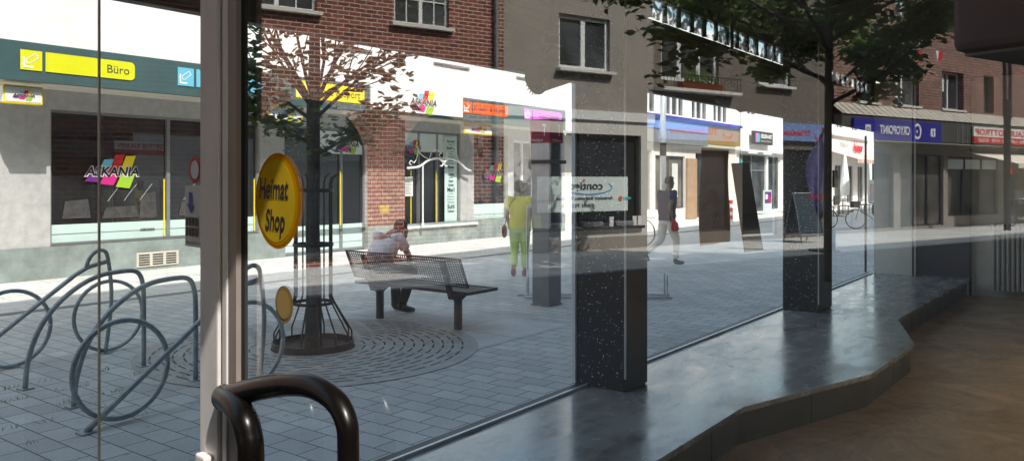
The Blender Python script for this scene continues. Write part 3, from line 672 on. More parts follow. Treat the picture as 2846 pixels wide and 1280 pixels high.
pb = thing('plastic_bag', 'small red bag hanging behind the hip of the navy shirted person', 'bag', (0, 0, 0))
pb.location = mn.location; pb.rotation_euler = mn.rotation_euler
m = MB(); m.loft([(.24, .0, .68, .03, .06), (.24, .0, .72, .05, .1), (.24, -.01, .84, .035, .08), (.23, -.03, .92, .01, .03)], 12); m.build('sack', MT['red'], pb, smooth=True)
# man sitting on the bench, back to us, facing +X
st = thing('person', 'person in a pale shirt sitting hunched on the bench with back turned', 'person', (7.08, 7.34, 0), math.radians(-90))
make_person(st, dict(pelvis=(0, 0, .55), waist=(0, .03, .70), chest=(0, .10, .87), neck=(0, .24, 1.03), headbase=(0, .32, 1.05), head=(0, .41, 1.06),
    shL=(-.20, .17, .97), elL=(-.26, .28, .74), wrL=(-.14, .42, .68), shR=(.20, .17, .97), elR=(.26, .28, .74), wrR=(.14, .42, .68),
    hipL=(-.10, .08, .53), knL=(-.15, .46, .52), anL=(-.12, .42, .10), toL=(-.12, .62, .035), hipR=(.10, .08, .53), knR=(.14, .46, .52), anR=(.13, .28, .12), toR=(.15, .48, .035)),
    'skin', HAIR_SHORT, 'hair_red', 'shirt_grey', 'jeans', 'black', (0, 1), hip=(.18, .14), chest=(.21, .14))

# ================================================================== STORE WITH GREEN FASCIA (direct)
A = thing('stationery_store', 'long white store with dark teal fascia, coloured department signs and dark windows', 'store', (0, 0, 0))
X0, X1, YW, YF = 2.0, 22.6, 14.6, 13.6
W = [(6.36, 10.62, .56, 2.92), (11.24, 13.7, .02, 2.92), (15.0, 17.24, .5, 3.0), (17.83, 19.45, .5, 3.05)]
m = MB(); wall_holes(m, X0, X1, .56, 3.25, YW, [h if h[2] > .56 else (h[0], h[1], .56, h[3]) for h in W[:2]] + [(a, b, .56, d) for a, b, c, d in W[2:]] + [(19.75, 20.9, .56, 2.9)], .15)
m.build('wall', MT['grey_plaster'], A)
m = MB()
for a, b in ((X0, 11.24), (13.7, 19.75), (20.9, X1)): m.box(a, b, YW - .03, YW + .2, 0, .56)
m.build('plinth', MT['plinth'], A)
m = MB(); m.box(5.15, X1, YF, YW + .6, 3.86, 4.74 + .9); m.box(X0, 5.15, YW, YW + .6, 3.25, 5.6); m.build('parapet', MT['white_plaster'], A)
m = MB(); m.box(5.15, X1 - 1.5, YF - .01, YF + .12, 3.25, 3.86); m.build('fascia', MT['green_fascia'], A)
m = MB(); m.box(5.15, X1 - 1.5, YF + .12, YW, 3.25, 3.3); m.build('soffit', MT['soffit'], A)
m = MB(); m.box(X1 - 1.5, X1, YF, YW, 3.25, 3.86); m.build('end_panel', MT['white_plaster'], A)
m = MB()
for x in (12.7, 16.2, 19.7): MB().box(x - 1.2, x + .2, YF - .05, YF - .001, 4.62, 4.66).build('parapet_ledge', MT['frame_grey'], A)
# big left window
def storewin(x0, x1, z0, z1, splits, foil=True, fm='frame_grey', gm='shop_dark', d=.12, foil_h=.36):
    m = MB()
    m.box(x0, x0 + .05, YW + d - .04, YW + d + .04, z0, z1); m.box(x1 - .05, x1, YW + d - .04, YW + d + .04, z0, z1)
    m.box(x0 + .05, x1 - .05, YW + d - .04, YW + d + .04, z0, z0 + .05); m.box(x0 + .05, x1 - .05, YW + d - .04, YW + d + .04, z1 - .05, z1)
    for s in splits: m.box(s - .035, s + .035, YW + d - .045, YW + d + .035, z0 + .05, z1 - .05)
    o = m.build('window', MT[fm], A)
    g = MB(); g.poly([(x0, YW + d + .01, z0), (x1, YW + d + .01, z0), (x1, YW + d + .01, z1), (x0, YW + d + .01, z1)]); g.build('pane', MT[gm], o)
    if foil:
        f = MB(); f.poly([(x0 + .05, YW + d, z0 + .05), (x1 - .05, YW + d, z0 + .05), (x1 - .05, YW + d, z0 + foil_h), (x0 + .05, YW + d, z0 + foil_h)]); f.build('foil_strip', MT['teal_strip'], o)
        f = MB(); f.box(x0 + .05, x1 - .05, YW + d - .006, YW + d - .002, z0 + .19, z0 + .2); f.build('foil_line', MT['frame_grey'], o)
    return o
w1 = storewin(6.36, 10.62, .56, 2.92, (8.56,))
m = MB()
for x in (8.46, 10.5): MB().box(x - .012, x + .012, YW + .05, YW + .06, .62, 1.72).build('yellow_tape', MT['yellow'], w1)
ask_logo(w1, FR(YW + .10), 6.98, 1.78, 1.0)
for x in (8.0, 9.9): t = text(MB(), 'ASKANIA', FR(YW + .11), x, .74, .05, .30, .03, .2); t.build('lettering', MT['text_black'], w1)
rnd = random.Random(31)
for x in (7.4, 7.7, 8.0, 8.9, 9.3, 9.8, 10.1):
    m = MB()
    strip(m, FR(YW + .115), [(x + k * .035 + rnd.gauss(0, .003), 1.12 + k * .045 + (x % .3)) for k in range(9)], .007, .004)
    v0 = [tuple(v) for v in m.v]; m = MB().tube([(v0[q][0], v0[q][1], v0[q][2]) for q in range(0, len(v0), 4)], .0025, 4)
    m.build('light_string', MT['text_white'], w1)
GOODS = pm('dim goods behind glass', (.06, .06, .06), .8, var=.6, vs=7)
for x0_, z0_, w_, h_ in ((6.6, 1.02, .5, .34), (7.3, 1.0, .7, .22), (8.0, .98, .35, .5), (8.8, 1.0, .6, .3), (9.5, 1.0, .5, .42)): flat(MB(), FR(YW + .118), [(x0_, z0_), (x0_ + w_, z0_), (x0_ + w_ * .9, z0_ + h_), (x0_ + w_ * .1, z0_ + h_ * .9)], .001).build('display_item', GOODS, w1)
w2 = storewin(11.24, 13.7, .03, 2.92, (12.1, 12.95), foil_h=.62)
m = MB(); flat(m, FR(YW + .09), [(12.0, 2.32), (13.62, 2.32), (13.62, 2.85), (12.0, 2.85)]); m.build('sign_panel', MT['frost'], w2); ask_logo(w2, FR(YW + .08), 12.75, 2.5, .75)
m = MB(); m.box(12.88, 12.9, YW + .04, YW + .06, .62, 1.9); m.build('yellow_tape', MT['yellow'], w2)
w3 = storewin(15.0, 17.24, .5, 3.0, (15.62, 16.35), foil=False)
m = MB(); flat(m, FR(YW + .09), [(15.06, 2.45), (17.18, 2.45), (17.18, 2.94), (15.06, 2.94)]); m.build('sign_panel', MT['frost'], w3); ask_logo(w3, FR(YW + .08), 15.08, 2.5, .62)
m = MB()
for x in (15.3, 16.28): MB().box(x - .012, x + .012, YW + .05, YW + .06, .55, 1.95).build('yellow_tape', MT['yellow'], w3)
m = MB(); flat(m, FR(YW + .05), [(16.62, .56), (17.14, .56), (17.14, 2.9), (16.62, 2.9)], .0); ct = m.build('city_banner', MT['teal_strip'], w3)
cities = [('Bocholt', .07), ('Borken', .045), ('Bottrop', .075), ('Dorsten', .045), ('Datteln', .04), ('Dinslaken', .04), ('Duelmen', .065), ('Emsdetten', .05), ('Essen', .085), ('Gladbeck', .045), ('Gotha', .085), ('Greven', .04), ('Hamm', .075), ('Luenen', .075), ('Marl', .12), ('Oberhausen', .035), ('Paderborn', .05), ('Recklinghausen', .035), ('Schwerte', .055), ('Suhl', .12), ('Velbert', .07)]
zz = 2.84; t = MB()
for c, h in cities:
    c = c.replace('Duelmen', 'D\u00fclmen').replace('Luenen', 'L\u00fcnen'); zz -= h + .034
    ww = min(.44, len(c) * h * .62); text(t, c, FR(YW + .05), 16.88 - ww / 2, zz, h, ww, .03 if h > .06 else 0)
t.build('lettering', MT['text_dark'], ct)
m = MB(); flat(m, FR(YW + .045), [(14.98, 1.28), (15.36, 1.28), (15.36, 1.78), (14.98, 1.78)]); nt_ = m.build('notice_sheet', MT['white_paint'], w3)
m = MB()
for k in range(9): m.box(15.04, 15.3 - .03 * (k % 3), YW + .036, YW + .04, 1.33 + k * .04, 1.338 + k * .04)
m.build('lettering', MT['frame_grey'], nt_)
w4 = storewin(17.83, 19.45, .5, 3.05, (), foil_h=.5); ask_logo(w4, FR(YW + .10), 18.4, 1.85, .95)
m = MB(); m.box(14.9, 17.9, YW - .1, YW - .031, .44, .5); m.build('window_ledge', MT['white_paint'], A)
d_ = storewin(19.75, 20.9, .02, 2.9, (20.3,), False, 'frame_white', 'shop_mid')
m = MB(); m.box(7.86, 8.7, YW - .05, YW - .031, .07, .34); vt = m.build('air_vent', MT['soffit'], A)
m = MB()
for k in range(3):
    for j in range(5): m.box(7.9 + k * .27, 8.11 + k * .27, YW - .056, YW - .051, .10 + j * .045, .122 + j * .045)
m.build('slot', MT['black'], vt)
m = MB(); m.box(10.88, 10.98, YW - .04, YW - .001, 2.05, 2.2); m.build('door_bell_plate', MT['frame_dark'], A)
m = MB(); wall_holes(m, 13.7, 15.0, .5, 3.25, YW - .02, [], 0); m.build('pier', MT['brick_brown'], A)
# fascia signs
def rounded(x0, x1, z0, z1, r=.1):
    return [(x0, z0), (x1 - r, z0)] + [(x1 - r + r * math.cos(a), z0 + r + r * math.sin(a)) for a in (math.radians(d) for d in (-67, -45, -22, 0))] + [(x1 - r + r * math.cos(a), z1 - r + r * math.sin(a)) for a in (math.radians(d) for d in (0, 22, 45, 67, 90))] + [(x0, z1)]
def dep_sign(label, x0, xi, x1, z0, z1, mat, word, wx, ww, icon='pen'):
    s = thing('department_sign', label, 'sign', (0, 0, 0), group='department signs along the fascia')
    fr = FR(YF - .012)
    m = MB(); flat(m, fr, [(x0, z0), (xi, z0), (xi, z1), (x0, z1)], .012); m.build('icon_plate', MT[mat], s)
    m = MB(); flat(m, fr, rounded(xi + .05, x1, z0, z1, .08), .012); m.build('name_bar', MT[mat], s)
    h = (z1 - z0); i = MB(); cx, cz = (x0 + xi) / 2, (z0 + z1) / 2
    strip(i, fr, [(x0 + .05, z0 + h * .62), (x0 + .05, z0 + .05), (xi - .14, z0 + .05)], .03, .016)
    if icon == 'pen':
        strip(i, fr, [(cx - .06, cz - .05), (cx - .075, cz + .01), (cx + .06, cz + .11), (cx + .10, cz + .05), (cx - .02, cz - .05), (cx - .06, cz - .05)], .014, .016)
    elif icon == 'scissors':
        strip(i, fr, [(cx - .06, cz - .07), (cx + .1, cz + .07)], .02, .016); strip(i, fr, [(cx + .0, cz + .11), (cx + .03, cz - .02), (cx - .1, cz - .02)], .02, .016)
        strip(i, fr, [(cx - .06 + .035 * math.cos(a), cz - .08 + .035 * math.sin(a)) for a in (k * PI / 4 for k in range(9))], .014, .016)
    else:
        strip(i, fr, [(cx - .07, cz - .09), (cx + .08, cz - .09), (cx + .08, cz + .05), (cx - .07, cz + .05), (cx - .07, cz - .09)], .02, .016); strip(i, fr, [(cx, cz - .09), (cx, cz + .08)], .018, .016)
        strip(i, fr, [(cx - .05, cz + .1), (cx, cz + .06), (cx + .05, cz + .1)], .016, .016)
    i.build('icon', MT['text_white'], s)
    t = text(MB(), word, fr, wx, z0 + h * .3, h * .46, ww, 0, 0, .016); t.build('lettering', MT['text_dark'], s)
    return s
dep_sign('yellow sign reading B\u00fcro with a white pencil icon on the teal fascia', 5.47, 5.79, 7.30, 3.42, 3.73, 'ylime', 'B\u00fcro', 6.82, .38)
dep_sign('pale blue sign ending in Schule, partly behind the door post', 8.10, 8.42, 9.97, 3.42, 3.75, 'skyblue', 'Schule', 9.22, .62)
dep_sign('yellow sign ending in Sport behind the young tree', 10.74, 11.08, 12.66, 3.42, 3.78, 'yellow', 'Mode & Sport', 11.25, 1.28)
dep_sign('orange sign reading Kreativ & Hobby with white scissors', 16.13, 16.5, 18.09, 3.46, 3.77, 'orange', 'Kreativ & Hobby', 16.6, 1.4, 'scissors')
dep_sign('pink sign reading Geschenke with a parcel icon at the end of the fascia', 18.87, 19.25, 20.85, 3.46, 3.77, 'purple', 'Geschenke', 19.6, 1.1, 'box')
s = thing('store_sign', 'large white panel with the store logo in the middle of the fascia', 'sign', (0, 0, 0))
m = MB(); m.box(12.84, 16.08, YF - .06, YF - .012, 3.33, 3.86); m.build('panel', MT['white_paint'], s); ask_logo(s, FR(YF - .06), 14.1, 3.53, .95)
def box_sign(label, x, z):
    s = thing('hanging_box_sign', label, 'sign', (x, 13.75, z), group='yellow and white box signs under the fascia')
    m = MB(); m.box(0, .06, -.0, 0.62, 0, .03); 
    m = MB(); m.box(0, .46, .0, .16, 0, .30); m.build('box', MT['yellow'], s, bevel=.01)
    m = MB(); m.box(-.004, .004, .01, .15, .02, .28); m.box(.02, .44, -.006, 0.002, .03, .27); m.build('face', MT['white_paint'], s)
    ask_logo(s, FR(-.006, 0, 0), .10, .12, .26)
    return s
for lb, x, y, z in (('yellow and white box sign under the fascia at the far left', 5.30, 0, 2.90), ('yellow and white box sign behind the branches of the young tree', 10.2, 0, 2.93), ('yellow and white box sign below the orange sign', 16.4, 0, 2.94)):
    s = box_sign(lb, x, z); s.scale = (1.25 if x < 8 else (1.9 if x < 12 else 2.6), 1, .95)
# white ironwork in front of the third window
ow = thing('ironwork_arch', 'white wrought iron arch with scrolls standing before the shop window', 'ornament', (15.0, 14.4, 0))
m = MB().tube(smooth_path([(-.1, 0, 2.0), (.35, 0, 2.05), (.7, 0, 2.22), (1.1, 0, 2.28), (1.3, 0, 2.18), (1.5, 0, 2.28), (1.9, 0, 2.22), (2.2, 0, 2.03), (2.45, 0, 1.95)], 4), .032, 8).build('arch', MT['white_paint'], ow, smooth=True)
m = MB(); m.tube([(.48, 0, .5), (.48, 0, 2.1)], .022, 8); m.tube([(.48, 0, .5), (.48, 0, .58)], .04, 8); m.build('post', MT['white_paint'], ow)
m = MB()
m.tube(smooth_path([(.05, 0, 2.08), (-.02, 0, 2.13), (.04, 0, 2.2), (.16, 0, 2.15), (.28, 0, 2.35), (.30, 0, 2.52), (.22, 0, 2.56)], 4), .014, 6)
m.tube(smooth_path([(.30, 0, 2.45), (.5, 0, 2.32), (.72, 0, 2.25)], 4), .014, 6); m.tube(smooth_path([(.72, 0, 2.25), (.82, 0, 2.48), (.78, 0, 2.72), (.6, 0, 2.62)], 4), .014, 6)
m.tube([(1.3, 0, 2.2), (1.3, 0, 2.72)], .018, 6); m.tube(smooth_path([(.78, 0, 2.62), (1.0, 0, 2.5), (1.22, 0, 2.42)], 4), .012, 6); m.tube(smooth_path([(1.34, 0, 2.42), (1.6, 0, 2.5), (1.8, 0, 2.62)], 4), .012, 6)
m.tube(smooth_path([(1.78, 0, 2.62), (1.84, 0, 2.4), (1.9, 0, 2.25)], 4), .014, 6)
for s in (-1, 1): m.tube(smooth_path([(1.3, 0, 2.28), (1.3 + s * .12, 0, 2.3), (1.3 + s * .18, 0, 2.38), (1.3 + s * .1, 0, 2.42)], 4), .016, 6); m.tube(smooth_path([(1.3, 0, 2.2), (1.3 + s * .06, 0, 2.08), (1.3 + s * .14, 0, 2.08)], 4), .02, 6)
m.build('scrolls', MT['white_paint'], ow)

# ================================================================== NEXT HOUSES (direct, far right)
B = thing('travel_shop_house', 'white plastered house with a dark shop fascia beyond the store', 'house', (0, 0, 0))
wins = [(x, x + 1.9, 4.35, 5.9) for x in (24.4, 27.6, 30.3, 32.8, 35.2)]
m = MB(); wall_holes(m, 22.6, 37.9, 4.2, 8.5, 14.6, wins + [(x + .1, x + 1.7, 6.9, 8.1) for x in (24.4, 30, 35)], .15); m.build('wall', MT['white_plaster'], B)
for wv in wins: window(B, *wv, 14.6, n=3, fw=.09, gm='house_glass')
m = MB(); m.box(22.7, 33.9, 14.3, 14.6, 3.75, 4.18); m.build('fascia', MT['lblue'], B); m = MB(); m.box(22.7, 37.8, 14.2, 14.6, 4.18, 4.3); m.build('cornice', MT['navy_sign'], B)
m = MB(); m.box(33.9, 37.8, 14.32, 14.6, 3.3, 4.18); m.build('gold_fascia', MT['gold'], B); m = MB(); m.box(22.7, 33.9, 14.33, 14.6, 3.2, 3.75); m.build('lower_fascia', MT['frame_grey'], B)
m = MB(); wall_holes(m, 22.6, 37.9, 0, 3.2, 14.6, [(26.5, 29.0, .5, 2.9), (29.3, 32.1, .5, 2.7), (33.2, 36.8, .05, 2.9)], .2); m.build('shop_wall', MT['stucco_light'], B)
window(B, 29.3, 32.1, .5, 2.7, 14.6, n=2, fm='frame_dark', gm='lower_mid'); window(B, 26.5, 29.0, .5, 2.9, 14.6, n=1, fm='frame_grey', gm='shop_mid'); window(B, 33.2, 36.8, .05, 2.9, 14.6, n=2, fm='frame_dark', gm='shop_dark')
m = MB(); m.box(32.15, 33.15, 14.5, 14.58, .02, 2.63); m.build('wood_panel', MT['wood'], B)
m = MB()
for k in range(9): m.box(31.0 + k * .06, 31.03 + k * .06, 14.66, 14.69, .8 + (k % 3) * .1, 2.4)
m.build('curtain', MT['white_paint'], B)
C = thing('computer_shop_house', 'white house with glazed shop front and a black sign with a teal mark', 'house', (0, 0, 0))
m = MB(); wall_holes(m, 37.9, 47.5, 0, 8.5, 14.6, [(38.4, 42.3, .05, 3.0), (42.6, 44.6, .05, 3.0), (39.5, 41, 5, 6.4)], .25); m.build('wall', MT['white_plaster'], C)
window(C, 38.4, 42.3, .05, 3.0, 14.6, n=2, fm='frame_grey', gm='shop_mid', transom=2.2); window(C, 42.6, 44.6, .05, 3.0, 14.6, n=1, fm='frame_white', gm='shop_mid')
window(C, 39.5, 41, 5, 6.4, 14.6)
m = MB(); m.box(37.95, 46, 14.35, 14.59, 3.12, 3.22); m.build('canopy', MT['white_paint'], C)
for x in (38.9, 41.0): m = MB(); m.box(x, x + 1.3, 14.3, 14.34, 3.02, 3.10); m.build('strip_light', MT['white_paint'], C)
m = MB()
for cx, cz in ((38.9, 2.65), (39.1, 1.9), (39.3, 1.4)):
    m.poly([(cx + .18 * math.cos(k * PI / 3), 14.68, cz + .14 * math.sin(k * PI / 3)) for k in range(6)])
    strip(m, FR(14.685), [(cx - .35, cz + .3), (cx, cz), (cx + .3, cz + .35)], .03); strip(m, FR(14.684), [(cx, cz), (cx + .25, cz - .3)], .03)
m.build('window_decal', MT['teal'], C)
s = thing('shop_sign', 'black sign with white letters and a teal pink mark on the white house', 'sign', (0, 0, 0))
m = MB(); m.box(39.66, 42.42, 14.3, 14.45, 3.52, 4.18); m.build('board', MT['black'], s)
m = MB(); flat(m, FR(14.3), rounded(39.85, 40.5, 3.62, 4.08, .15), .006); m.build('mark', MT['teal'], s)
m = MB(); flat(m, FR(14.3), [(39.82, 3.62), (40.0, 3.62), (40.2, 4.08), (39.82, 4.08)], .012); m.build('mark', MT['purple'], s)
t = text(MB(), 'GELSEN-NET', FR(14.3), 40.6, 3.86, .2, 1.7, .04); text(t, 'DIGITAL IST UNSER TAG', FR(14.3), 40.6, 3.66, .08, 1.6); t.build('lettering', MT['text_white'], s)
def poster_stand(label, x, y):
    p = thing('poster_stand', label, 'poster stand', (x, y, 0), group='poster stands before the glazed shop')
    m = MB(); m.box(0, 1.1, 0, .06, .15, 1.2); m.box(.1, 1.0, -.15, .2, 0, .05); m.box(.2, .24, 0, .05, .05, .15); m.box(.86, .9, 0, .05, .05, .15); m.build('frame', MT['teal_strip'], p)
    m = MB(); flat(m, FR(0), [(.08, .55), (1.02, .55), (1.02, 1.12), (.08, 1.12)], .006); m.build('picture', MT['violet'], p)
    m = MB(); flat(m, FR(0), rounded(.15, .5, .75, 1.0, .1), .01); flat(m, FR(0), [(.12, .22), (.9, .22), (.9, .28), (.12, .28)], .01); m.build('caption', MT['text_white'], p)
    m = MB(); flat(m, FR(0), [(.6, .6), (.95, .62), (.8, .98), (.66, .92)], .01); m.build('figure', MT['red'], p)
poster_stand('teal framed poster stand nearer the entrance pillar, left of the pair', 39.1, 13.6)
poster_stand('teal framed poster stand right of the pair, by the white wall', 42.9, 13.6)
D = thing('cafe_house', 'bright white house with arched openings and a red script sign', 'house', (0, 0, 0))
wd_ = [(55.6, 57.3, .1, 2.7), (58.6, 60.3, .1, 2.7), (61.6, 63.3, .1, 2.7)]
m = MB(); wall_holes(m, 47.5, 64.6, 0, 8.5, 14.6, wd_ + [(49, 53, .1, 3), (56, 58, 5.2, 6.8), (60, 62, 5.2, 6.8)], .3); m.build('wall', MT['white_plaster'], D)
for q in wd_: window(D, *q, 14.6, n=2, fm='frame_grey', gm='shop_mid')
window(D, 49, 53, .1, 3, 14.6, n=3, fm='frame_dark', gm='shop_dark')
for x in (56, 60): window(D, x, x + 2, 5.2, 6.8, 14.6)
m = MB(); m.box(54.2, 64.5, 14.4, 14.598, 4.65, 4.8); m.build('cornice', MT['white_paint'], D)
m = MB(); m.add([(54.5, 14.59, 3.6), (64.8, 14.59, 3.6), (64.8, 12.9, 3.05), (54.5, 12.9, 3.05)], [(0, 1, 2, 3)]); 
for k in range(40): m.box(54.5 + k * .2575, 54.5 + k * .2575 + .2, 12.88, 12.9, 2.8, 3.05)
m.build('awning', brickmat('striped awning cloth', (.8, .7, .62), (.62, .3, .25), (.8, .7, .62), .3, 9, .002, 'xz', bump=0), D)
s = thing('shop_sign', 'red script lettering on the bright white house beyond the second pillar', 'sign', (0, 0, 0))
m = MB(); text(m, 'Hunter', FR(14.5), 60.0, 3.75, .62, 2.7, .05, .35); m.build('lettering', MT['red'], s)
m = MB(); text(m, 'Mode am', FR(14.52), 56.6, 3.95, .4, 2.2, .0, .35); m.build('small_lettering', MT['frame_grey'], s)
E_ = thing('corner_house', 'pale blue grey house closing the sunlit end of the street', 'house', (0, 0, 0))
m = MB(); wall_holes(m, 64.6, 84, 0, 9, 14.6, [(66, 70, .1, 3.2), (66.5, 68, 4.6, 6.2), (70, 72, 4.6, 6.2), (75, 80, .1, 3.2)], .3); m.build('wall', MT['frost'], E_)
window(E_, 66, 70, .1, 3.2, 14.6, n=3, fm='frame_dark', gm='shop_dark'); window(E_, 66.5, 68, 4.6, 6.2, 14.6); window(E_, 70, 72, 4.6, 6.2, 14.6); window(E_, 75, 80, .1, 3.2, 14.6, n=3, fm='frame_dark', gm='shop_dark')
F_ = thing('end_house', 'brick house across the far end of the street', 'house', (0, 0, 0))
m = MB(); m.box(90, 98, -10, 30, 0, 12); m.build('wall', MT['stucco_light'], F_)
m = MB()
for k in range(10): m.box(89.9, 89.99, -8 + k * 3.6, -6.4 + k * 3.6, 4, 6)
m.build('windows', MT['house_glass'], F_); bpy.data.objects['windows'].name = 'window_band'

# lamp post, bin, bollard
lp = thing('lamp_post', 'pale round lamp post with a black band beside the navy shirted person', 'lamp post', (22.8, 11.1, 0))
MB().tube([(0, 0, 0), (0, 0, 3.2), (0, 0, 5.8)], [.095, .09, .07], 14).build('pole', MT['galv'], lp, smooth=True)
MB().tube([(0, 0, 2.45), (0, 0, 2.85)], .1, 14).build('band', MT['black'], lp); MB().tube([(0, 0, 5.8), (0, 0, 5.9), (0, 0, 6.2)], [.1, .28, .2], 14).build('lamp', MT['white_paint'], lp)
bn2 = thing('litter_bin', 'round pale slatted litter bin in the sun before the dark shop', 'bin', (28.6, 11.6, 0))
m = MB().tube([(0, 0, .05), (0, 0, .8)], .3, 16).build('body', MT['stucco_light'], bn2); m = MB()
for k in range(18): a = 2 * PI * k / 18; m.tube([(.33 * math.cos(a), .33 * math.sin(a), .03), (.33 * math.cos(a), .33 * math.sin(a), .85)], .022, 5)
m.build('slats', MT['cream'], bn2)
bl = thing('barrier_post', 'short red and white striped barrier post behind the litter bin', 'bollard', (30.4, 11.9, 0))
for k in range(6): MB().box(-.1, .1, -.05, .05, .02 + k * .15, .165 + k * .15).build('stripe', MT['red' if k % 2 else 'white_paint'], bl)

# phone column
pc = thing('phone_column', 'slim grey public phone column with a magenta header', 'phone column', (8.96, 6.03, 0))
m = MB(); m.cbox(0, .30, 0, .29, 0, 1.05, .015); m.box(-.01, .31, -.01, .30, 0, .02); m.build('base', MT['frame_grey'], pc)
m = MB(); m.box(0, .04, .0, .29, 1.05, 2.2); m.box(.26, .30, 0, .29, 1.05, 2.2); m.box(.04, .26, .2, .29, 1.05, 2.2); m.build('housing', MT['galv'], pc)
m = MB(); m.box(-.01, .32, -.01, .31, 2.2, 2.52); m.build('header', MT['tmag'], pc)
fr = ((0, -.012, 0), (1, 0, 0), (0, -1, 0)); frx = ((-.012, 0, 0), (0, -1, 0), (-1, 0, 0))
t = text(MB(), 'T', frx, -.10, 2.30, .16, .06, .03); text(t, 'HotSpot', frx, -.27, 2.22, .045, .18); text(t, 'T', fr, .18, 2.3, .16, .07, .03); text(t, 'HotSpot', fr, .06, 2.22, .04, .2); t.build('lettering', MT['text_white'], pc)
m = MB(); m.box(-.05, .34, -.05, .30, 1.92, 1.97); m.build('shelf_roof', MT['frame_dark'], pc)
m = MB(); m.box(.06, .24, .12, .2, 1.25, 1.62); m.build('telephone', MT['black'], pc); m = MB().tube(smooth_path([(.09, .1, 1.58), (.08, .07, 1.5), (.09, .1, 1.36)], 4), .018, 8).build('receiver', MT['tmag'], pc)
# low bike rack near the column
rk = thing('bike_rack', 'low galvanised hoop rack standing behind the phone column', 'bike rack', (9.35, 6.72, 0))
dx, dy = 1.1, -1.6; L_ = math.hypot(dx, dy); dx /= L_; dy /= L_; nx_, ny_ = -dy, dx
for k in range(2): MB().tube([(nx_ * .25 * k, ny_ * .25 * k, .03), (nx_ * .25 * k + dx * 2.1, ny_ * .25 * k + dy * 2.1, .03)], .022, 6).build('rail', MT['galv'], rk)
for i in range(7):
    bx_, by_ = dx * (.05 + i * .33), dy * (.05 + i * .33); hh = .48 if i % 2 else .36
    p = smooth_path([(bx_, by_, .03), (bx_, by_, hh * .8), (bx_ + nx_ * .06, by_ + ny_ * .06, hh), (bx_ + nx_ * .19, by_ + ny_ * .19, hh), (bx_ + nx_ * .25, by_ + ny_ * .25, hh * .8), (bx_ + nx_ * .25, by_ + ny_ * .25, .03)], 3)
    MB().tube(p, .012, 6).build('hoop', MT['galv'], rk, smooth=True)
gt = thing('hand_rail', 'tall narrow galvanised rail beside the person in yellow', 'railing', (9.62, 6.86, 0), math.radians(-55))
MB().tube(smooth_path([(0, 0, 0), (0, 0, 1.2), (.03, 0, 1.3), (.12, 0, 1.34), (.22, 0, 1.3), (.25, 0, 1.2), (.25, 0, .9)], 4), .018, 8).build('tube', MT['galv'], gt, smooth=True)
MB().box(-.15, .3, -.03, .03, 0, .03).build('foot_bar', MT['galv'], gt)

# ------------------------------------------------------------------ bicycles
def bicycle(label, x, y, rz, mat='iron', group='bicycles parked in the street', basket=False):
    t = thing('bicycle', label, 'bicycle', (x, y, 0), rz, group)
    for cx in (-.52, .54):
        w_ = MB().tube([(cx + .33 * math.cos(2 * PI * k / 28), 0, .34 + .33 * math.sin(2 * PI * k / 28)) for k in range(29)], .018, 6).build('wheel', MT['rubber'], t, smooth=True)
        m = MB()
        for k in range(14): a = 2 * PI * k / 14; m.tube([(cx, 0, .34), (cx + .32 * math.cos(a), 0, .34 + .32 * math.sin(a))], .003, 3)
        m.tube([(cx, -.04, .34), (cx, .04, .34)], .02, 6); m.build('spokes', MT['galv'], w_)
    m = MB(); A_, B_, C_, D_ = (-.52, 0, .34), (-.05, 0, .30), (-.2, 0, .82), (.40, 0, .86)
    for a, b in ((A_, B_), (B_, C_), (A_, C_), (B_, (.42, 0, .74)), (C_, D_), (D_, (.54, 0, .34)), (D_, (.36, 0, .98))): m.tube([a, b], .016, 6)
    m.build('frame', MT[mat], t); m = MB(); m.tube([(-.2, 0, .82), (-.22, 0, .93)], .012, 6); m.loft([(-.25, 0, .93, .12, .07), (-.24, 0, .97, .14, .08), (-.24, 0, .985, .11, .06)], 10); m.build('saddle', MT['black'], t)
    m = MB().tube(smooth_path([(.22, -.29, 1.0), (.3, -.25, 1.02), (.38, -.1, 1.0), (.38, .1, 1.0), (.3, .25, 1.02), (.22, .29, 1.0)], 3), .013, 6).build('handlebar', MT['galv'], t)
    m = MB(); m.box(-.82, -.3, -.07, .07, .72, .735); m.tube([(-.75, 0, .72), (-.52, 0, .34)], .006, 4); m.build('carrier', MT['iron'], t)
    m = MB().tube([(-.05, -.09, .3), (-.05, .09, .3)], .05, 8).build('pedals', MT['galv'], t)
    if basket: m = MB(); m.box(.42, .72, -.16, .16, .74, .96); m.build('basket', MT['iron'], t)
    return t
bicycle('dark bicycle parked left of the pair beyond the second pillar', 29.4, 8.4, math.radians(75))
bicycle('silver blue bicycle parked right of the pair beyond the second pillar', 29.9, 6.6, math.radians(112), 'lblue', basket=True)
bicycle('bicycle half hidden by the legs of the navy shirted person', 18.9, 10.2, math.radians(80), 'steel')
bicycle('bicycle with a child seat mirrored at the right, leaning by a grey pole', -30.6, 14.2, math.radians(5), 'frame_dark', basket=True)
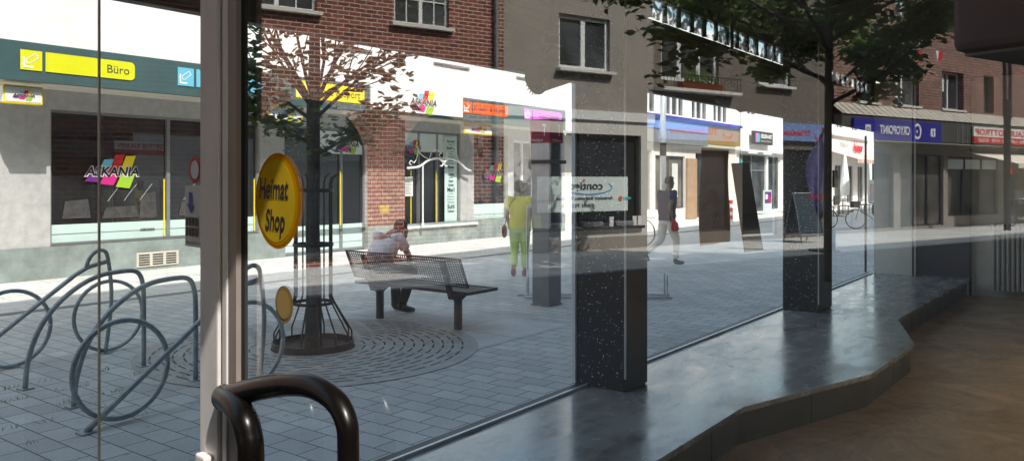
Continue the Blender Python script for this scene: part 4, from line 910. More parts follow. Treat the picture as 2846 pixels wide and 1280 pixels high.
# cafe furniture
def chair(label, x, y, rz):
    t = thing('cafe_chair', label, 'chair', (x, y, 0), rz, 'dark chairs outside the white house')
    m = MB(); m.box(-.23, .23, -.23, .23, .42, .46); m.build('seat', MT['black'], t); m = MB(); m.box(-.23, .23, .2, .24, .5, .95); m.build('backrest', MT['black'], t)
    for sx in (-1, 1):
        for sy in (-1, 1): MB().box(sx * .2 - .015, sx * .2 + .015, sy * .2 - .015, sy * .2 + .015, 0, .42).build('leg', MT['black'], t)
for i, (x, y, r) in enumerate(((38.6, 11.2, .2), (40.2, 10.7, 2.9), (41.6, 10.5, .3), (43.6, 9.9, 3.0))):
    chair(['first dark cafe chair from the left, nearest the pillar', 'second dark cafe chair from the left', 'third dark cafe chair from the left, by the folded parasol', 'rightmost dark cafe chair outside the white house'][i], x, y, r)
for lb, x, y in (('dark square cafe table left of the folded parasol', 39.4, 10.2), ('dark square cafe table right of the folded parasol', 42.6, 10.8)):
    t = thing('cafe_table', lb, 'table', (x, y, 0)); MB().box(-.4, .4, -.4, .4, .72, .75).build('table_top', MT['black'], t); MB().tube([(0, 0, 0), (0, 0, .72)], .03, 8).build('leg', MT['black'], t); MB().box(-.22, .22, -.22, .22, .0, .03).build('foot', MT['black'], t)
pr = thing('parasol', 'folded white parasol standing before the white house', 'parasol', (44.6, 11.2, 0))
MB().tube([(0, 0, 0), (0, 0, 3.1)], .03, 8).build('pole', MT['galv'], pr)
m = MB(); rings = []
m.loft([(0, 0, .9, .26, .2), (0, 0, 1.3, .32, .24), (0, 0, 2.2, .2, .16), (0, 0, 3.0, .07, .06), (0, 0, 3.15, .02, .02)], 10); m.build('canopy', MT['white_plaster'], pr)
MB().box(-.35, .35, -.35, .35, 0, .1).build('base', MT['stucco'], pr)
mb_ = thing('menu_board', 'white menu board on a stand at the edge of the last window', 'sign', (41.4, 9.1, 0), math.radians(-40))
MB().box(-.3, .3, -.02, .02, .6, 1.7).build('board', MT['white_paint'], mb_); MB().box(-.02, .02, -.02, .02, 0, .6).build('post', MT['iron'], mb_)
m = MB()
for k in range(8): m.box(-.22, .2 - (k % 3) * .05, -.026, -.021, .75 + k * .1, .775 + k * .1)
m.build('lettering', MT['red'], mb_)

# ================================================================== HOUSES MIRRORED IN THE DOOR GLASS
YB = 15.0
H1 = thing('red_brick_house', 'sunlit red brick house with round arched doorways left of the store', 'house', (0, 0, 0))
wv = [(-4.10, -2.55, 4.98, 6.6), (-7.05, -5.75, 4.96, 6.6), (-.9, .5, 4.96, 6.6)]
m = MB(); wall_holes(m, -8.45, 2.0, 0, 7.6, YB, wv + [(-5.1, -2.75, .1, 2.1), (-7.65, -5.97, .7, 2.25)], .2)
m.build('wall', MT['brick_red'], H1)
for q in wv: window(H1, *q, YB, n=2, bars=2, sill=.12)
m = MB()                                              # round heads of the openings, stone lined
for cx, r, z in ((-3.925, 1.175, 2.1), (-6.81, .84, 2.25)):
    for k in range(12):
        a0, a1 = PI * k / 12 + .02, PI * (k + 1) / 12 - .02
        p = [(cx + rr * math.cos(a), z + rr * math.sin(a)) for rr, a in ((r, a0), (r + .25, a0), (r + .25, a1), (r, a1))]
        m.poly([(x, YB - .012, zz) for x, zz in p])
m.build('arch_voussoirs', MT['brick_brown'], H1)
m = MB()
for cx, r, z in ((-3.925, 1.175, 2.1), (-6.81, .84, 2.25)): m.poly([(cx + r * math.cos(PI * k / 12), YB - .006, z + r * math.sin(PI * k / 12)) for k in range(13)])
m.build('arch_fill', MT['shop_dark'], H1)
for q in ((-5.1, -2.75, .1, 2.1), (-7.65, -5.97, .7, 2.25)): window(H1, *q, YB, n=1, fm='frame_dark', gm='shop_dark')
m = MB(); m.box(-5.62, -5.42, YB - .04, YB - .001, 1.02, 1.18); m.build('letter_plate', MT['yellow'], H1)
m = MB().tube([(-8.2, YB - .08, 0), (-8.2, YB - .08, 7.5)], .05, 8).build('downpipe', MT['frame_grey'], H1)
m = MB(); m.box(-8.45, 2.0, YB - .15, YB + 7, 7.6, 7.9); m.build('roof', MT['slat_metal'], H1)

H2 = thing('stucco_house', 'grey brown stucco house with a foil lettered shop window', 'house', (0, 0, 0))
m = MB(); wall_holes(m, -13.03, -8.45, 3.38, 8.0, YB, [(-11.57, -10.0, 4.35, 5.65)], .18); m.build('wall', MT['stucco'], H2)
wn = window(H2, -11.57, -10.0, 4.35, 5.65, YB, n=2, fw=.09, sill=.16)
m = MB(); m.box(-13.03, -8.45, YB - .06, YB + .2, 3.16, 3.38); m.build('lintel_band', MT['white_paint'], H2)
m = MB(); wall_holes(m, -13.03, -8.45, 0, 3.16, YB, [(-12.6, -9.2, .56, 2.82)], .25); m.build('shop_wall', MT['stucco_light'], H2)
sw = window(H2, -12.6, -9.2, .56, 2.82, YB, n=1, fm='frame_dark', gm='shop_dark', fw=.08)
m = MB(); flat(m, FR(YB + .11), [(-12.25, .93), (-9.44, .93), (-9.44, 1.78), (-12.25, 1.78)]); m.build('foil', MT['frost'], sw)
fr = FR(YB + .10)
t = text(MB(), 'contigo', fr, -11.42, 1.47, .2, 1.05, .02); text(t, 'Ambulant Betreutes Wohnen', fr, -11.75, 1.22, .085, 1.75, .02); text(t, '02041 7513730', fr, -11.15, 1.04, .085, 1.0, .02); t.build('lettering', MT['text_dark'], sw)
m = MB(); strip(m, fr, [(-11.0 + .72 * math.cos(a), 1.52 + .17 * math.sin(a)) for a in (math.radians(150 + 235 * k / 20) for k in range(21))], .022); m.build('swoosh', MT['cyan'], sw)
m = MB()
for cx, cz, r in ((-10.83, 1.69, .035), (-12.0, 1.24, .06), (-9.75, 1.20, .06)): flat(m, fr, [(cx + r * math.cos(k * PI / 5), cz + r * math.sin(k * PI / 5)) for k in range(10)], .008)
m.build('dot', MT['orange'], sw)
m = MB(); flat(m, fr, [(-12.35, 1.21), (-12.1, 1.21), (-12.1, 1.27), (-12.35, 1.27)]); flat(m, fr, [(-9.68, 1.17), (-9.45, 1.17), (-9.45, 1.23), (-9.68, 1.23)]); m.build('dash', MT['teal'], sw)
m = MB(); m.box(-12.65, -9.15, YB - .1, YB + .08, .49, .555); m.build('sill', MT['frame_dark'], sw)
for x, w_ in ((-11.3, .6), (-12.3, .6), (-10.2, .5)): m = MB(); m.cbox(x, x + w_, YB - .09, YB + .06, .56, .68, .03); m.build('cushion', MT['frame_grey'], sw, bevel=.02)
m = MB()
for x in (-12.38, -12.55, -11.62): m.box(x, x + .13, YB - .08, YB - .07, .56, .80)
m.build('leaflet', MT['white_paint'], sw)
m = MB(); m.box(-9.44, -9.25, YB - .06, YB - .05, .56, .9); m.build('green_leaflet', MT['lime'], sw)
m = MB(); m.box(-13.03, -8.45, YB - .03, YB - .001, 0, .3); m.build('plinth', MT['stucco'], H2)
m = MB(); m.box(-13.03, -8.45, YB - .15, YB + 7, 8.0, 8.3); m.build('roof', MT['slat_metal'], H2)

H3 = thing('dark_stucco_house', 'dark brown stucco house with a planted window balcony over a travel shop', 'house', (0, 0, 0))
q1, q2 = (-15.45, -13.3, 4.3, 5.6), (-18.5, -17.1, 4.42, 5.3)
m = MB(); wall_holes(m, -20.2, -13.03, 3.4, 8.4, YB, [q1, q2], .2); m.build('wall', MT['stucco_dark'], H3)
window(H3, *q1, YB, n=3, fw=.1); window(H3, *q2, YB, n=2, fw=.08, sill=.15)
bc = MB(); bc.box(-16.0, -13.05, YB - .35, YB - .001, 4.0, 4.08); bo = bc.build('balcony', MT['stucco_light'], H3)
m = MB()
for k in range(24): x = -15.95 + k * .125; m.box(x, x + .012, YB - .34, YB - .328, 4.08, 4.42)
m.box(-16.0, -13.05, YB - .35, YB - .32, 4.42, 4.44); m.build('railing', MT['black'], bo)
m = MB(); m.box(-15.3, -13.8, YB - .3, YB - .12, 4.09, 4.25); m.build('planter', MT['leather'], bo)
m = MB(); rnd = random.Random(3)
for k in range(140):
    p = Vector((rnd.uniform(-15.2, -13.9), YB - .2, 4.24)); d = Vector((rnd.gauss(0, .25), rnd.gauss(0, .15), 1)).normalized() * rnd.uniform(.2, .6); m.add([p, p + Vector((.025, 0, 0)), p + d], [(0, 1, 2)])
m.build('grass_plant', MT['leaf_light'], bo)
m = MB(); wall_holes(m, -20.2, -13.03, 0, 3.4, YB, [(-15.9, -13.6, .3, 2.5), (-17.9, -16.4, .1, 2.6), (-19.9, -18.2, .1, 2.6)], .25); m.build('shop_wall', MT['stucco_dark'], H3)
window(H3, -15.9, -13.6, .3, 2.5, YB, n=2, fm='frame_dark', gm='shop_mid'); window(H3, -17.9, -16.4, .1, 2.6, YB, n=1, fm='frame_white', gm='shop_dark'); window(H3, -19.9, -18.2, .1, 2.6, YB, n=1, fm='frame_dark', gm='shop_dark')
m = MB(); m.box(-20.2, -13.03, YB - .15, YB + 7, 8.4, 8.7); m.build('roof', MT['slat_metal'], H3)
def travel_sign(label, x0, x1, z0, z1):
    s = thing('shop_sign', label, 'sign', (0, 0, 0))
    m = MB(); m.box(x0, x1, YB - .12, YB - .003, z0, z1); m.build('board', MT['lblue'], s)
    h = z1 - z0; wd2 = x1 - x0; fr = FR(YB - .12)
    t = text(MB(), 'TUI ReiseCenter', fr, x0 + wd2 * .28, z0 + h * .3, h * .34, wd2 * .6, .03); 
    cx, cz = x0 + wd2 * .14, z0 + h * .42
    strip(t, fr, [(cx + .14 * wd2 / 2.4 * math.cos(a), cz + .14 * math.sin(a)) for a in (math.radians(180 + 180 * k / 12) for k in range(13))], .05)
    flat(t, fr, [(cx - .03 + .04 * math.cos(k * PI / 4), cz + .2 + .04 * math.sin(k * PI / 4)) for k in range(8)]); t.build('lettering', MT['red'], s)
travel_sign('pale blue sign with mirrored red lettering nearer the first pillar', -16.1, -13.1, 2.76, 3.3)
travel_sign('pale blue sign with mirrored red lettering and smile over the second pillar', -19.9, -17.7, 2.85, 3.36)

H4 = thing('brown_brick_house', 'brown brick house with a sheet metal canopy over two shops', 'house', (0, 0, 0))
q = [(-25.3, -23.85, 4.2, 5.5), (-28.2, -26.75, 4.2, 5.54), (-30.35, -29.6, 4.2, 5.57), (-36, -34.2, 4.2, 5.6), (-22.9, -21.9, 4.2, 5.5)]
m = MB(); wall_holes(m, -46, -20.2, 3.4, 11, YB, q + [(-25.3, -23.85, 7.2, 8.6), (-28.2, -26.75, 7.2, 8.6), (-33, -31.5, 7.2, 8.6)], .3); m.build('wall', MT['brick_brown'], H4)
for i, z in enumerate(q):
    wn = window(H4, *z, YB, n=2 if z[1] - z[0] > 1 else 1, depth=.24, sill=.08 if i != 2 else None, fm='frame_white' if i != 2 else 'frame_dark')
    if i < 2:
        s = MB()
        for k in range(12 if i == 0 else 8): s.box(z[1] - .48, z[1] - .07, YB + .19, YB + .205, z[3] - .10 - k * .085, z[3] - .025 - k * .085)
        s.build('roller_blind', MT['white_paint'], wn)
for x in (-25.3, -28.2, -33): window(H4, x, x + 1.45, 7.2, 8.6, YB, depth=.24)
m = MB()
for x in (-31.5, -31.1): m.tube([(x, YB - .06, 4), (x, YB - .06, 11)], .05, 6)
m.build('downpipe', MT['frame_dark'], H4)
cn = MB(); cn.add([(-20.3, YB - .5, 3.72), (-46, YB - .5, 3.72), (-46, YB - .002, 4.12), (-20.3, YB - .002, 4.12)], [(0, 1, 2, 3)]); co = cn.build('canopy', MT['seam_metal'], H4)
m = MB(); x = -20.4
while x > -46:
    m.add([(x, YB - .505, 3.725), (x - .04, YB - .505, 3.725), (x - .04, YB - .01, 4.15), (x, YB - .01, 4.15)], [(0, 1, 2, 3)]); x -= .33
m.build('seam', MT['frame_dark'], co)
m = MB(); m.box(-46, -20.3, YB - .46, YB, 2.98, 3.70)
m.build('fascia', MT['slat_metal'], H4)
m = MB(); x = -28.6
while x < -26.8: m.box(x, x + .03, YB - .475, YB - .461, 2.98, 3.7); x += .35
m.build('fascia_rib', MT['frame_grey'], H4)
m = MB(); wall_holes(m, -46, -20.2, 0, 2.98, YB + .25, [(-24.2, -21, .1, 2.6), (-27.3, -24.6, .1, 2.6), (-31.2, -27.6, .4, 2.55), (-37, -32, .3, 2.6)], .2); m.build('shop_wall', MT['stucco'], H4)
for z in ((-24.2, -21, .1, 2.6), (-27.3, -24.6, .1, 2.6), (-31.2, -27.6, .4, 2.55), (-37, -32, .3, 2.6)): window(H4, *z, YB + .25, n=3, fm='frame_dark', gm='lower_mid')
m = MB(); m.box(-46, -20.2, YB - .1, YB + 8, 11, 11.4); m.build('roof', MT['slat_metal'], H4)
m = MB()
for k, x in enumerate((-27.7, -28.9, -30.1)): m.box(x - 1.05, x, YB + .30, YB + .31, 2.1, 2.45)
m.build('shop_banner', MT['frost'], H4)
s = thing('shop_sign', 'indigo sign with white capitals and a round letter mark below the metal canopy', 'sign', (.0489, 0, .06)); s.scale = (.9646, 1, .9646)
m = MB(); m.box(-26.7, -21.6, YB - .54, YB - .48, 3.0, 3.68); m.build('board', MT['navy_sign'], s)
fr = FR(YB - .54); t = text(MB(), 'CRYOPOINT', fr, -24.75, 3.22, .28, 1.75, .03)
strip(t, fr, [(-25.2 + .2 * math.cos(a), 3.35 + .23 * math.sin(a)) for a in (math.radians(50 + 260 * k / 16) for k in range(17))], .085)
flat(t, fr, [(-25.17 + .05 * math.cos(k * PI / 4), 3.35 + .05 * math.sin(k * PI / 4)) for k in range(8)])
flat(t, fr, rounded(-26.32, -26.02, 3.2, 3.48, .05)); flat(t, fr, rounded(-22.5, -22.2, 3.2, 3.48, .05)); t.build('lettering', MT['text_white'], s)
t = text(MB(), 'f', fr, -26.22, 3.26, .16, .09, .03, 0, .012); text(t, 'Q', fr, -22.44, 3.26, .14, .17, .02, 0, .012); t.build('icon', MT['navy_sign'], s)
s = thing('shop_sign', 'white and red sign reading An- und Verkauf Bottrop in mirror writing', 'sign', (.0489, 0, .06)); s.scale = (.9646, 1, .9646)
m = MB(); m.box(-36.5, -28.9, YB - .54, YB - .48, 3.30, 3.66); m.build('board', MT['white_paint'], s)
m = MB(); m.box(-36.5, -28.9, YB - .54, YB - .48, 3.06, 3.298); m.build('lower_band', MT['red'], s)
t = text(MB(), 'AN- UND VERKAUF BOTTROP', fr, -36.2, 3.37, .22, 7.2, .03); t.build('lettering', MT['red'], s)
t = text(MB(), 'HANDYS \u00b7 SPIELE \u00b7 KONSOLEN \u00b7 LAPTOPS \u00b7 DVD \u00b7 GOLD', fr, -36.1, 3.12, .12, 6.9, .02); t.build('small_lettering', MT['text_white'], s)
aw = thing('awning', 'wide cream awning stretched out below the red and white sign', 'awning', (0, 0, 0))
m = MB(); m.add([(-28.3, YB, 2.72), (-36, YB, 2.72), (-36, YB - 1.5, 2.28), (-28.9, YB - 1.5, 2.28)], [(0, 1, 2, 3)]); m.build('cloth', MT['cream_lt'], aw)
m = MB(); m.box(-36, -28.9, YB - 1.53, YB - 1.5, 2.12, 2.28); m.build('valance', MT['cream_lt'], aw)
m = MB(); m.tube([(-29.2, YB, 2.5), (-30.2, YB - .8, 2.35), (-29.2, YB - 1.45, 2.25)], .02, 6); m.build('arm', MT['frame_grey'], aw)
po = thing('sign_pole', 'grey steel pole standing in front of the cream awning', 'pole', (-27.5, 13.2, 0))
MB().tube([(0, 0, 0), (0, 0, 4.4)], .11, 12).build('shaft', MT['iron'], po); MB().box(-.08, .08, -.14, -.11, 1.9, 2.1).build('tag_plate', MT['red'], po)
# bunting
bt = thing('bunting', 'string of small red and white pennants hung before the brick wall', 'bunting', (0, 0, 0))
MB().tube([(-17, 14.6, 4.95), (-20, 14.5, 5.4), (-24, 14.5, 5.95), (-28, 14.5, 6.3)], .006, 4).build('string', MT['iron'], bt)
for x, z in ((-21.7, 5.6), (-24.1, 5.93), (-25.4, 6.05)):
    pn = MB(); pn.poly([(x, 14.48, z), (x - .2, 14.48, z), (x - .12, 14.48, z - .34)]); pn.build('pennant', MT['text_white'], bt); pn = MB(); pn.poly([(x - .2, 14.47, z), (x - .45, 14.47, z + .02), (x - .36, 14.47, z - .3), (x - .12, 14.47, z - .34)]); pn.build('pennant', MT['red'], bt)
# chalkboard and flag
cb = thing('chalkboard_stand', 'blue black A shaped chalkboard stand mirrored over the second pillar', 'chalkboard', (-17.45, 13.75, 0), math.radians(12))
for s in (-1, 1):
    m = MB(); zt, zb = 1.32, .25; yt, yb = .03 * s, .30 * s
    m.add([(-.38, yb, zb), (.38, yb, zb), (.38, yt, zt), (-.38, yt, zt), (-.38, yb - .02 * s, zb), (.38, yb - .02 * s, zb), (.38, yt - .02 * s, zt), (-.38, yt - .02 * s, zt)], [(0, 1, 2, 3), (7, 6, 5, 4), (0, 4, 5, 1), (1, 5, 6, 2), (2, 6, 7, 3), (3, 7, 4, 0)])
    m.build('board', MT['slate'], cb)
    m = MB()
    for sx in (-1, 1): m.tube([(sx * .40, .36 * s, 0), (sx * .40, .03 * s, 1.34)], .018, 6)
    m.tube([(-.4, .03 * s, 1.34), (.4, .03 * s, 1.34)], .018, 6); m.tube([(-.4, .30 * s, .22), (.4, .30 * s, .22)], .015, 6); m.build('frame', MT['frame_grey'], cb)
    m = MB(); rnd = random.Random(5)
    for k in range(12): f = k / 12; y_ = (.29 - .24 * f) * s + .012 * s; m.add([(-.3, y_, .32 + .92 * f), (.1 + rnd.random() * .2, y_, .32 + .92 * f), (.1 + rnd.random() * .2, y_, .335 + .92 * f), (-.3, y_, .335 + .92 * f)], [(0, 1, 2, 3)])
    m.build('chalk_lines', MT['frame_grey'], cb)
fl = thing('feather_flag', 'dark blue feather flag with red lettering beside the chalkboard stand', 'flag', (-15.3, 11.6, 0), math.radians(20))
MB().tube([(0, 0, 0), (0, 0, 1.8), (-.03, 0, 2.5), (.06, 0, 2.95)], .015, 6).build('pole', MT['galv'], fl); MB().box(-.25, .25, -.25, .25, 0, .05).build('base', MT['iron'], fl)
m = MB(); vs = []; nn = 22
for i in range(nn + 1):
    f = i / nn; zz = .85 + 2.1 * f; wd3 = .52 * math.sin(PI * (.12 + .80 * (1 - f)) ** .8) * (1 - f ** 4)
    for j in range(7): u = j / 6; vs.append((.02 + wd3 * u, .05 * math.sin(u * 9 + f * 8), zz - .1 * u))
m.add(vs, [(i * 7 + j, i * 7 + j + 1, (i + 1) * 7 + j + 1, (i + 1) * 7 + j) for i in range(nn) for j in range(6)])
m.build('cloth', pm('dark blue flag cloth', (.14, .14, .34), .8, var=.5, vs=9), fl, smooth=True)
t = MB(); text(t, 'CAFE', ((.0, -.055, 0), (1, 0, 0), (0, -1, 0)), .08, 1.25, .12, .36, .02); t.build('lettering', MT['red'], fl)

# ================================================================== NEAR BUILDING (above and around the entrance)
NB = thing('near_building', 'brick upper storeys above the shop front and entrance recess', 'building', (0, 0, 0))
TOP = 11.8
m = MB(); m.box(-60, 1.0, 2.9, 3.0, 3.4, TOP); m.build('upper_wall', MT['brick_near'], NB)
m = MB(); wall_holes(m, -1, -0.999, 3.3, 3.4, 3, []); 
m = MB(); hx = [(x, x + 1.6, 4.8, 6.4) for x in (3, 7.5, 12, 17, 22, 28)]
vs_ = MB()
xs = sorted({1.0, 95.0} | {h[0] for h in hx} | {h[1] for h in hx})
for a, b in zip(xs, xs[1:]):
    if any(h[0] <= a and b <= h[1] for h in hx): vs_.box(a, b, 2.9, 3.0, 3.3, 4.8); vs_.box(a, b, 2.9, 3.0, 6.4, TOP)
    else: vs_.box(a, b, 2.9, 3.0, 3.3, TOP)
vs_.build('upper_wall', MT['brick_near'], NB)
for h in hx:
    f = MB(); f.box(h[0], h[1], 2.86, 2.88, h[2], h[3]); f = f.build('window', MT['house_glass'], NB)
    g = MB(); c = (h[0] + h[1]) / 2; g.box(c - .05, c + .05, 2.9, 2.95, h[2], h[3]); g.box(h[0], h[0] + .07, 2.9, 2.95, h[2], h[3]); g.box(h[1] - .07, h[1], 2.9, 2.95, h[2], h[3]); g.build('frame', MT['frame_white'], f)
m = MB(); m.box(-60, 95, -2.2, 3.0, TOP, TOP + .3); m.build('roof', MT['slat_metal'], NB)  # roof kept shallow at the back so sun reaches the added openings
m = MB(); m.box(-60, -.7, -2.2, 2.89, 3.42, 3.6); m.box(.45, 95, -2.2, 2.89, 3.42, 3.6); m.box(-.7, .45, -.1, 2.89, 3.42, 3.6); m.box(-.7, .45, -2.2, -1.7, 3.42, 3.6); m.box(-60, 1.2, -14, -2.2, 3.42, 3.6); m.build('recess_soffit', MT['white_paint'], NB)  # slot in the soffit is added, unseen, to let sun onto the post
m = MB(); m.box(-60, -9, -12, 2.95, 0, 3.42); m.build('left_shop_wall', MT['stucco_light'], NB)
m = MB(); m.box(14.2, 95, -12, 2.95, 0, 3.3); m.build('right_shop_wall', MT['stucco_light'], NB)
m = MB(); m.box(-9, .5, -4.2, -4.0, 0, 3.42); m.build('recess_back_wall', MT['white_paint'], NB)
s = thing('shop_sign', 'small red and white trade sign seen as a reflection in the big store window', 'sign', (0, 0, 0))
m = MB(); m.box(13.5, 15.4, 3.02, 3.06, 2.72, 3.0); m.build('board', MT['white_paint'], s); m = MB(); m.box(13.5, 15.4, 3.02, 3.06, 2.6, 2.718); m.build('lower_band', MT['red'], s)
t = text(MB(), 'VERKAUF BOTTROP', ((0, 3.06, 0), (1, 0, 0), (0, 1, 0)), 13.58, 2.77, .17, 1.75, .03); t.build('lettering', MT['red'], s)
bk = thing('awning_case', 'dark grey box hanging under the soffit at the upper right', 'bulkhead', (0, 0, 0))
m = MB(); m.box(-9, -4.5, 2.2, 2.88, 2.62, 3.41); m.build('casing', MT['bulk'], bk, bevel=.06)
m = MB(); m.box(-8.9, -4.6, 2.25, 2.83, 2.6, 2.619); m.build('underside', MT['stucco_light'], bk)

# ================================================================== SHOP INTERIOR
sh = MB(); e = [(13.55, 1.65), (9.14, 1.77), (7.83, 1.38), (6.44, 1.43), (5.01, 1.88), (3.78, 1.88), (1.6, 1.88)]
f = MB(); f.poly([(.75, -6, .0), (14.2, -6, .0), (14.2, 3.0, .0), (.75, 3.0, .0)]); o = f.build('floor', MT['shopfloor']); tag(o, kind='structure')
f = MB(); f.prism([(.3, -2.2), (14.2, -2.2), (14.2, 2.88), (1.26, 2.88), (.72, 0), (.3, -1.2)], 3.22, 3.3); f.box(.3, 14.2, -6, -3.6, 3.22, 3.3); f.box(.3, 3.5, -3.6, -2.2, 3.22, 3.3); f.box(8.0, 14.2, -3.6, -2.2, 3.22, 3.3); o = f.build('ceiling', MT['ceiling']); tag(o, kind='structure')  # rear opening is added out of view to brighten the shop with sun
f = MB(); f.box(.4, 14.3, -6.2, -6.0, 0, 3.22); f.box(14.15, 14.25, -6, 1.62, 0, 3.22); o = f.build('shop_wall', MT['inner']); tag(o, kind='structure')
f = MB(); f.box(.3, .42, -6, -1.2, 0, 3.3); o = f.build('wall_left', MT['inner']); tag(o, kind='structure')
pf = thing('display_platform', 'low grey display platform with an angled front edge along the shop window', 'platform', (0, 0, 0))
pts = [(1.6, 2.98), (1.6, 1.88)] + list(reversed(e[:-1])) + [(13.55, 2.98)]
m = MB(); m.prism(list(reversed(pts)) if False else pts, .215, .25); m.build('top', MT['lino'], pf)
pin = [(x, y + .035) for x, y in pts[1:-1]]
m = MB()
for (a, b), (c, d) in zip(pin, pin[1:]): m.prism([(a, b), (c, d), (c, d + .02), (a, b + .02)], 0, .214)
m.build('riser', pm('scuffed riser boards', (.16, .145, .11), .6, var=.3, vs=4), pf)
m = MB()
for (a, b), (c, d) in zip(pin, pin[1:]):
    L0 = math.hypot(c - a, d - b); k = 1
    for kk in range(1, int(L0 / .8) + 1):
        t_ = kk * .8 / L0
        if t_ < .95: x, y = a + (c - a) * t_, b + (d - b) * t_; m.box(x, x + .008, y - .003, y - .001, 0, .21)
m.build('joint', MT['black'], pf)
def pillar(label, x0, x1, y0, y1):
    p = thing('pillar', label, 'pillar', (0, 0, 0), group='stone clad pillars on the platform')
    m = MB(); m.box(x0, x0 + .03, y0 + .012, y1, .252, 3.2); m.build('granite_face', MT['granite'], p)
    m = MB(); m.box(x0 + .012, x1, y0, y0 + .03 - .018 + .0, .262, 3.2); m.build('cladding', MT['cladding'], p)
    m = MB(); m.box(x0 + .031, x1 - .004, y0 + .013, y1 - .004, .251, 3.2); m.build('core', MT['frame_dark'], p)
    m = MB(); m.box(x0 - .001, x0 + .011, y0 + .0, y0 + .011, .34, 3.2); m.build('corner_trim', MT['galv'], p)
pillar('nearer stone clad pillar with pale flecks and a metal corner trim', 4.87, 5.19, 2.65, 3.075)
pillar('farther stone clad pillar at the end of the second window', 9.03, 9.55, 2.54, 2.93)
sf = thing('shop_glazing', 'wide glazed shop front with a dark slatted lintel', 'shop front', (0, 0, 0))
m = MB(); m.box(1.27, 4.86, 2.93, 2.99, 2.37, 3.0); m.box(4.86, 9.2, 2.93, 2.99, 2.40, 2.98); m.box(9.2, 13.5, 2.93, 2.99, 2.45, 2.98); m.build('lintel', MT['slat_metal'], sf)
m = MB()
for k in range(11): z = 2.385 + k * .055; m.box(1.3, 4.8, 2.915, 2.929, z, z + .03)
for k in range(10): z = 2.415 + k * .055; m.box(4.9, 9.0, 2.915, 2.929, z, z + .03); m.box(9.6, 13.3, 2.915, 2.929, z + .05, z + .08)
m.build('slat', MT['slat_metal'], sf)
x = 5.85; k = 0
while x < 13.2:
    if not 9.25 < x + .15 < 9.7:
        m = MB(); m.box(x, x + .235, 2.95, 2.96, 3.0, 3.16); m.build('transom_pane', MT['tile'], sf)
    m = MB(); m.box(x + .236, x + .269, 2.94, 2.97, 3.0, 3.164); m.build('transom_bar', MT['frame_dark'], sf)
    x += .27
m = MB(); m.box(1.27, 5.83, 2.93, 2.99, 3.0, 3.31); m.box(5.84, 13.5, 2.93, 2.99, 3.165, 3.31); m.box(13.2, 13.6, 2.93, 2.99, 2.98, 3.165); m.build('upper_rail', MT['frame_dark'], sf)
m = MB(); m.box(1.3, 13.4, 2.97, 3.03, .18, .262); m.build('sill_rail', MT['frame_dark'], sf)
m = MB(); m.box(1.3, 13.4, 2.945, 2.965, .25, .268); m.build('glazing_bead', MT['galv'], sf)
for x in (4.845, 13.38): m = MB(); m.box(x, x + .022, 3.04, 3.07, .264, 2.39); m.build('mullion', MT['frame_white'] if x < 5 else MT['frame_dark'], sf)
for a, b in ((1.26, 4.868), (5.192, 9.028), (9.552, 13.37)):
    m = MB(); m.poly([(a, 3.0, .264), (b, 3.0, .264), (b, 3.0, 2.45), (a, 3.0, 2.45)]); m.build('pane', MT['front_glass'], sf)
# end partition
ew = thing('partition', 'cream column and dim lilac grey glazed panel closing the platform end', 'partition', (0, 0, 0))
m = MB(); m.box(13.41, 13.52, 2.40, 2.94, .252, 3.2); m.build('column', MT['cream'], ew)
m = MB(); m.box(13.54, 13.56, 1.66, 2.37, .252, 3.2); m.build('panel', MT['panelgrey'], ew)
m = MB(); m.box(13.40, 13.44, 2.375, 2.399, .252, 3.2); m.box(13.53, 13.57, 1.62, 1.658, .0, 3.2); m.build('frame', MT['frame_dark'], ew)
wr = MB(); wr.box(13.6, 13.75, -6, 1.61, 0, 3.21); o = wr.build('wall_right', MT['cream']); tag(o, kind='structure')
rd = thing('radiator', 'old ribbed column radiator on the cream end wall', 'radiator', (13.5, 1.33, .12))
for k in range(16):
    m = MB(); y = -.06 * k
    m.cbox(-.14, .04, y - .022, y + .022, .0, .95, .015); m.build('rib', MT['radiator'], rd, bevel=.01)
m = MB(); m.box(-.1, .0, -.96, .0, .04, .08); m.box(-.1, .0, -.96, .0, .86, .9); m.build('header_pipe', MT['radiator'], rd)
def spot(label, x, y, z, rz, s=1.0):
    t = thing('spotlight', label, 'spotlight', (x, y, z), rz, 'spotlights hanging from the ceiling track')
    m = MB(); m.tube([(-.16 * s, 0, .05), (-.12 * s, 0, .04), (.02 * s, 0, 0), (.045 * s, 0, -.012)], [.028 * s, .04 * s, .052 * s, .056 * s], 20); m.build('can', MT['black'], t, smooth=False)
    m = MB()
    for k in range(20): a = 2 * PI * k / 20; m.tube([(.047 * s, .054 * s * math.cos(a), -.013 + .054 * s * math.sin(a)), (.02 * s, .02 * s * math.cos(a), .0 + .02 * s * math.sin(a))], .003, 4)
    m.build('reflector', MT['frame_grey'], t)
    m = MB(); m.tube(smooth_path([(-.06, -.06 * s, .02), (-.05, -.065 * s, .1), (-.05, 0, .15), (-.05, .065 * s, .1), (-.06, .06 * s, .02)], 4), .006, 6); m.build('yoke', MT['black'], t)
    m = MB(); m.tube([(-.05, 0, .15), (-.05, 0, 3.1 - z)], .012, 8); m.box(-.12, .02, -.02, .02, .16, .2); m.build('stem', MT['black'], t); return t
spot('spotlight in full view against the white wall left of the nearer pillar', 3.08, 2.10, 2.17, math.radians(166), 1.25)
spot('spotlight farther back above the second window', 5.75, 2.2, 2.27, math.radians(250), 1.2)
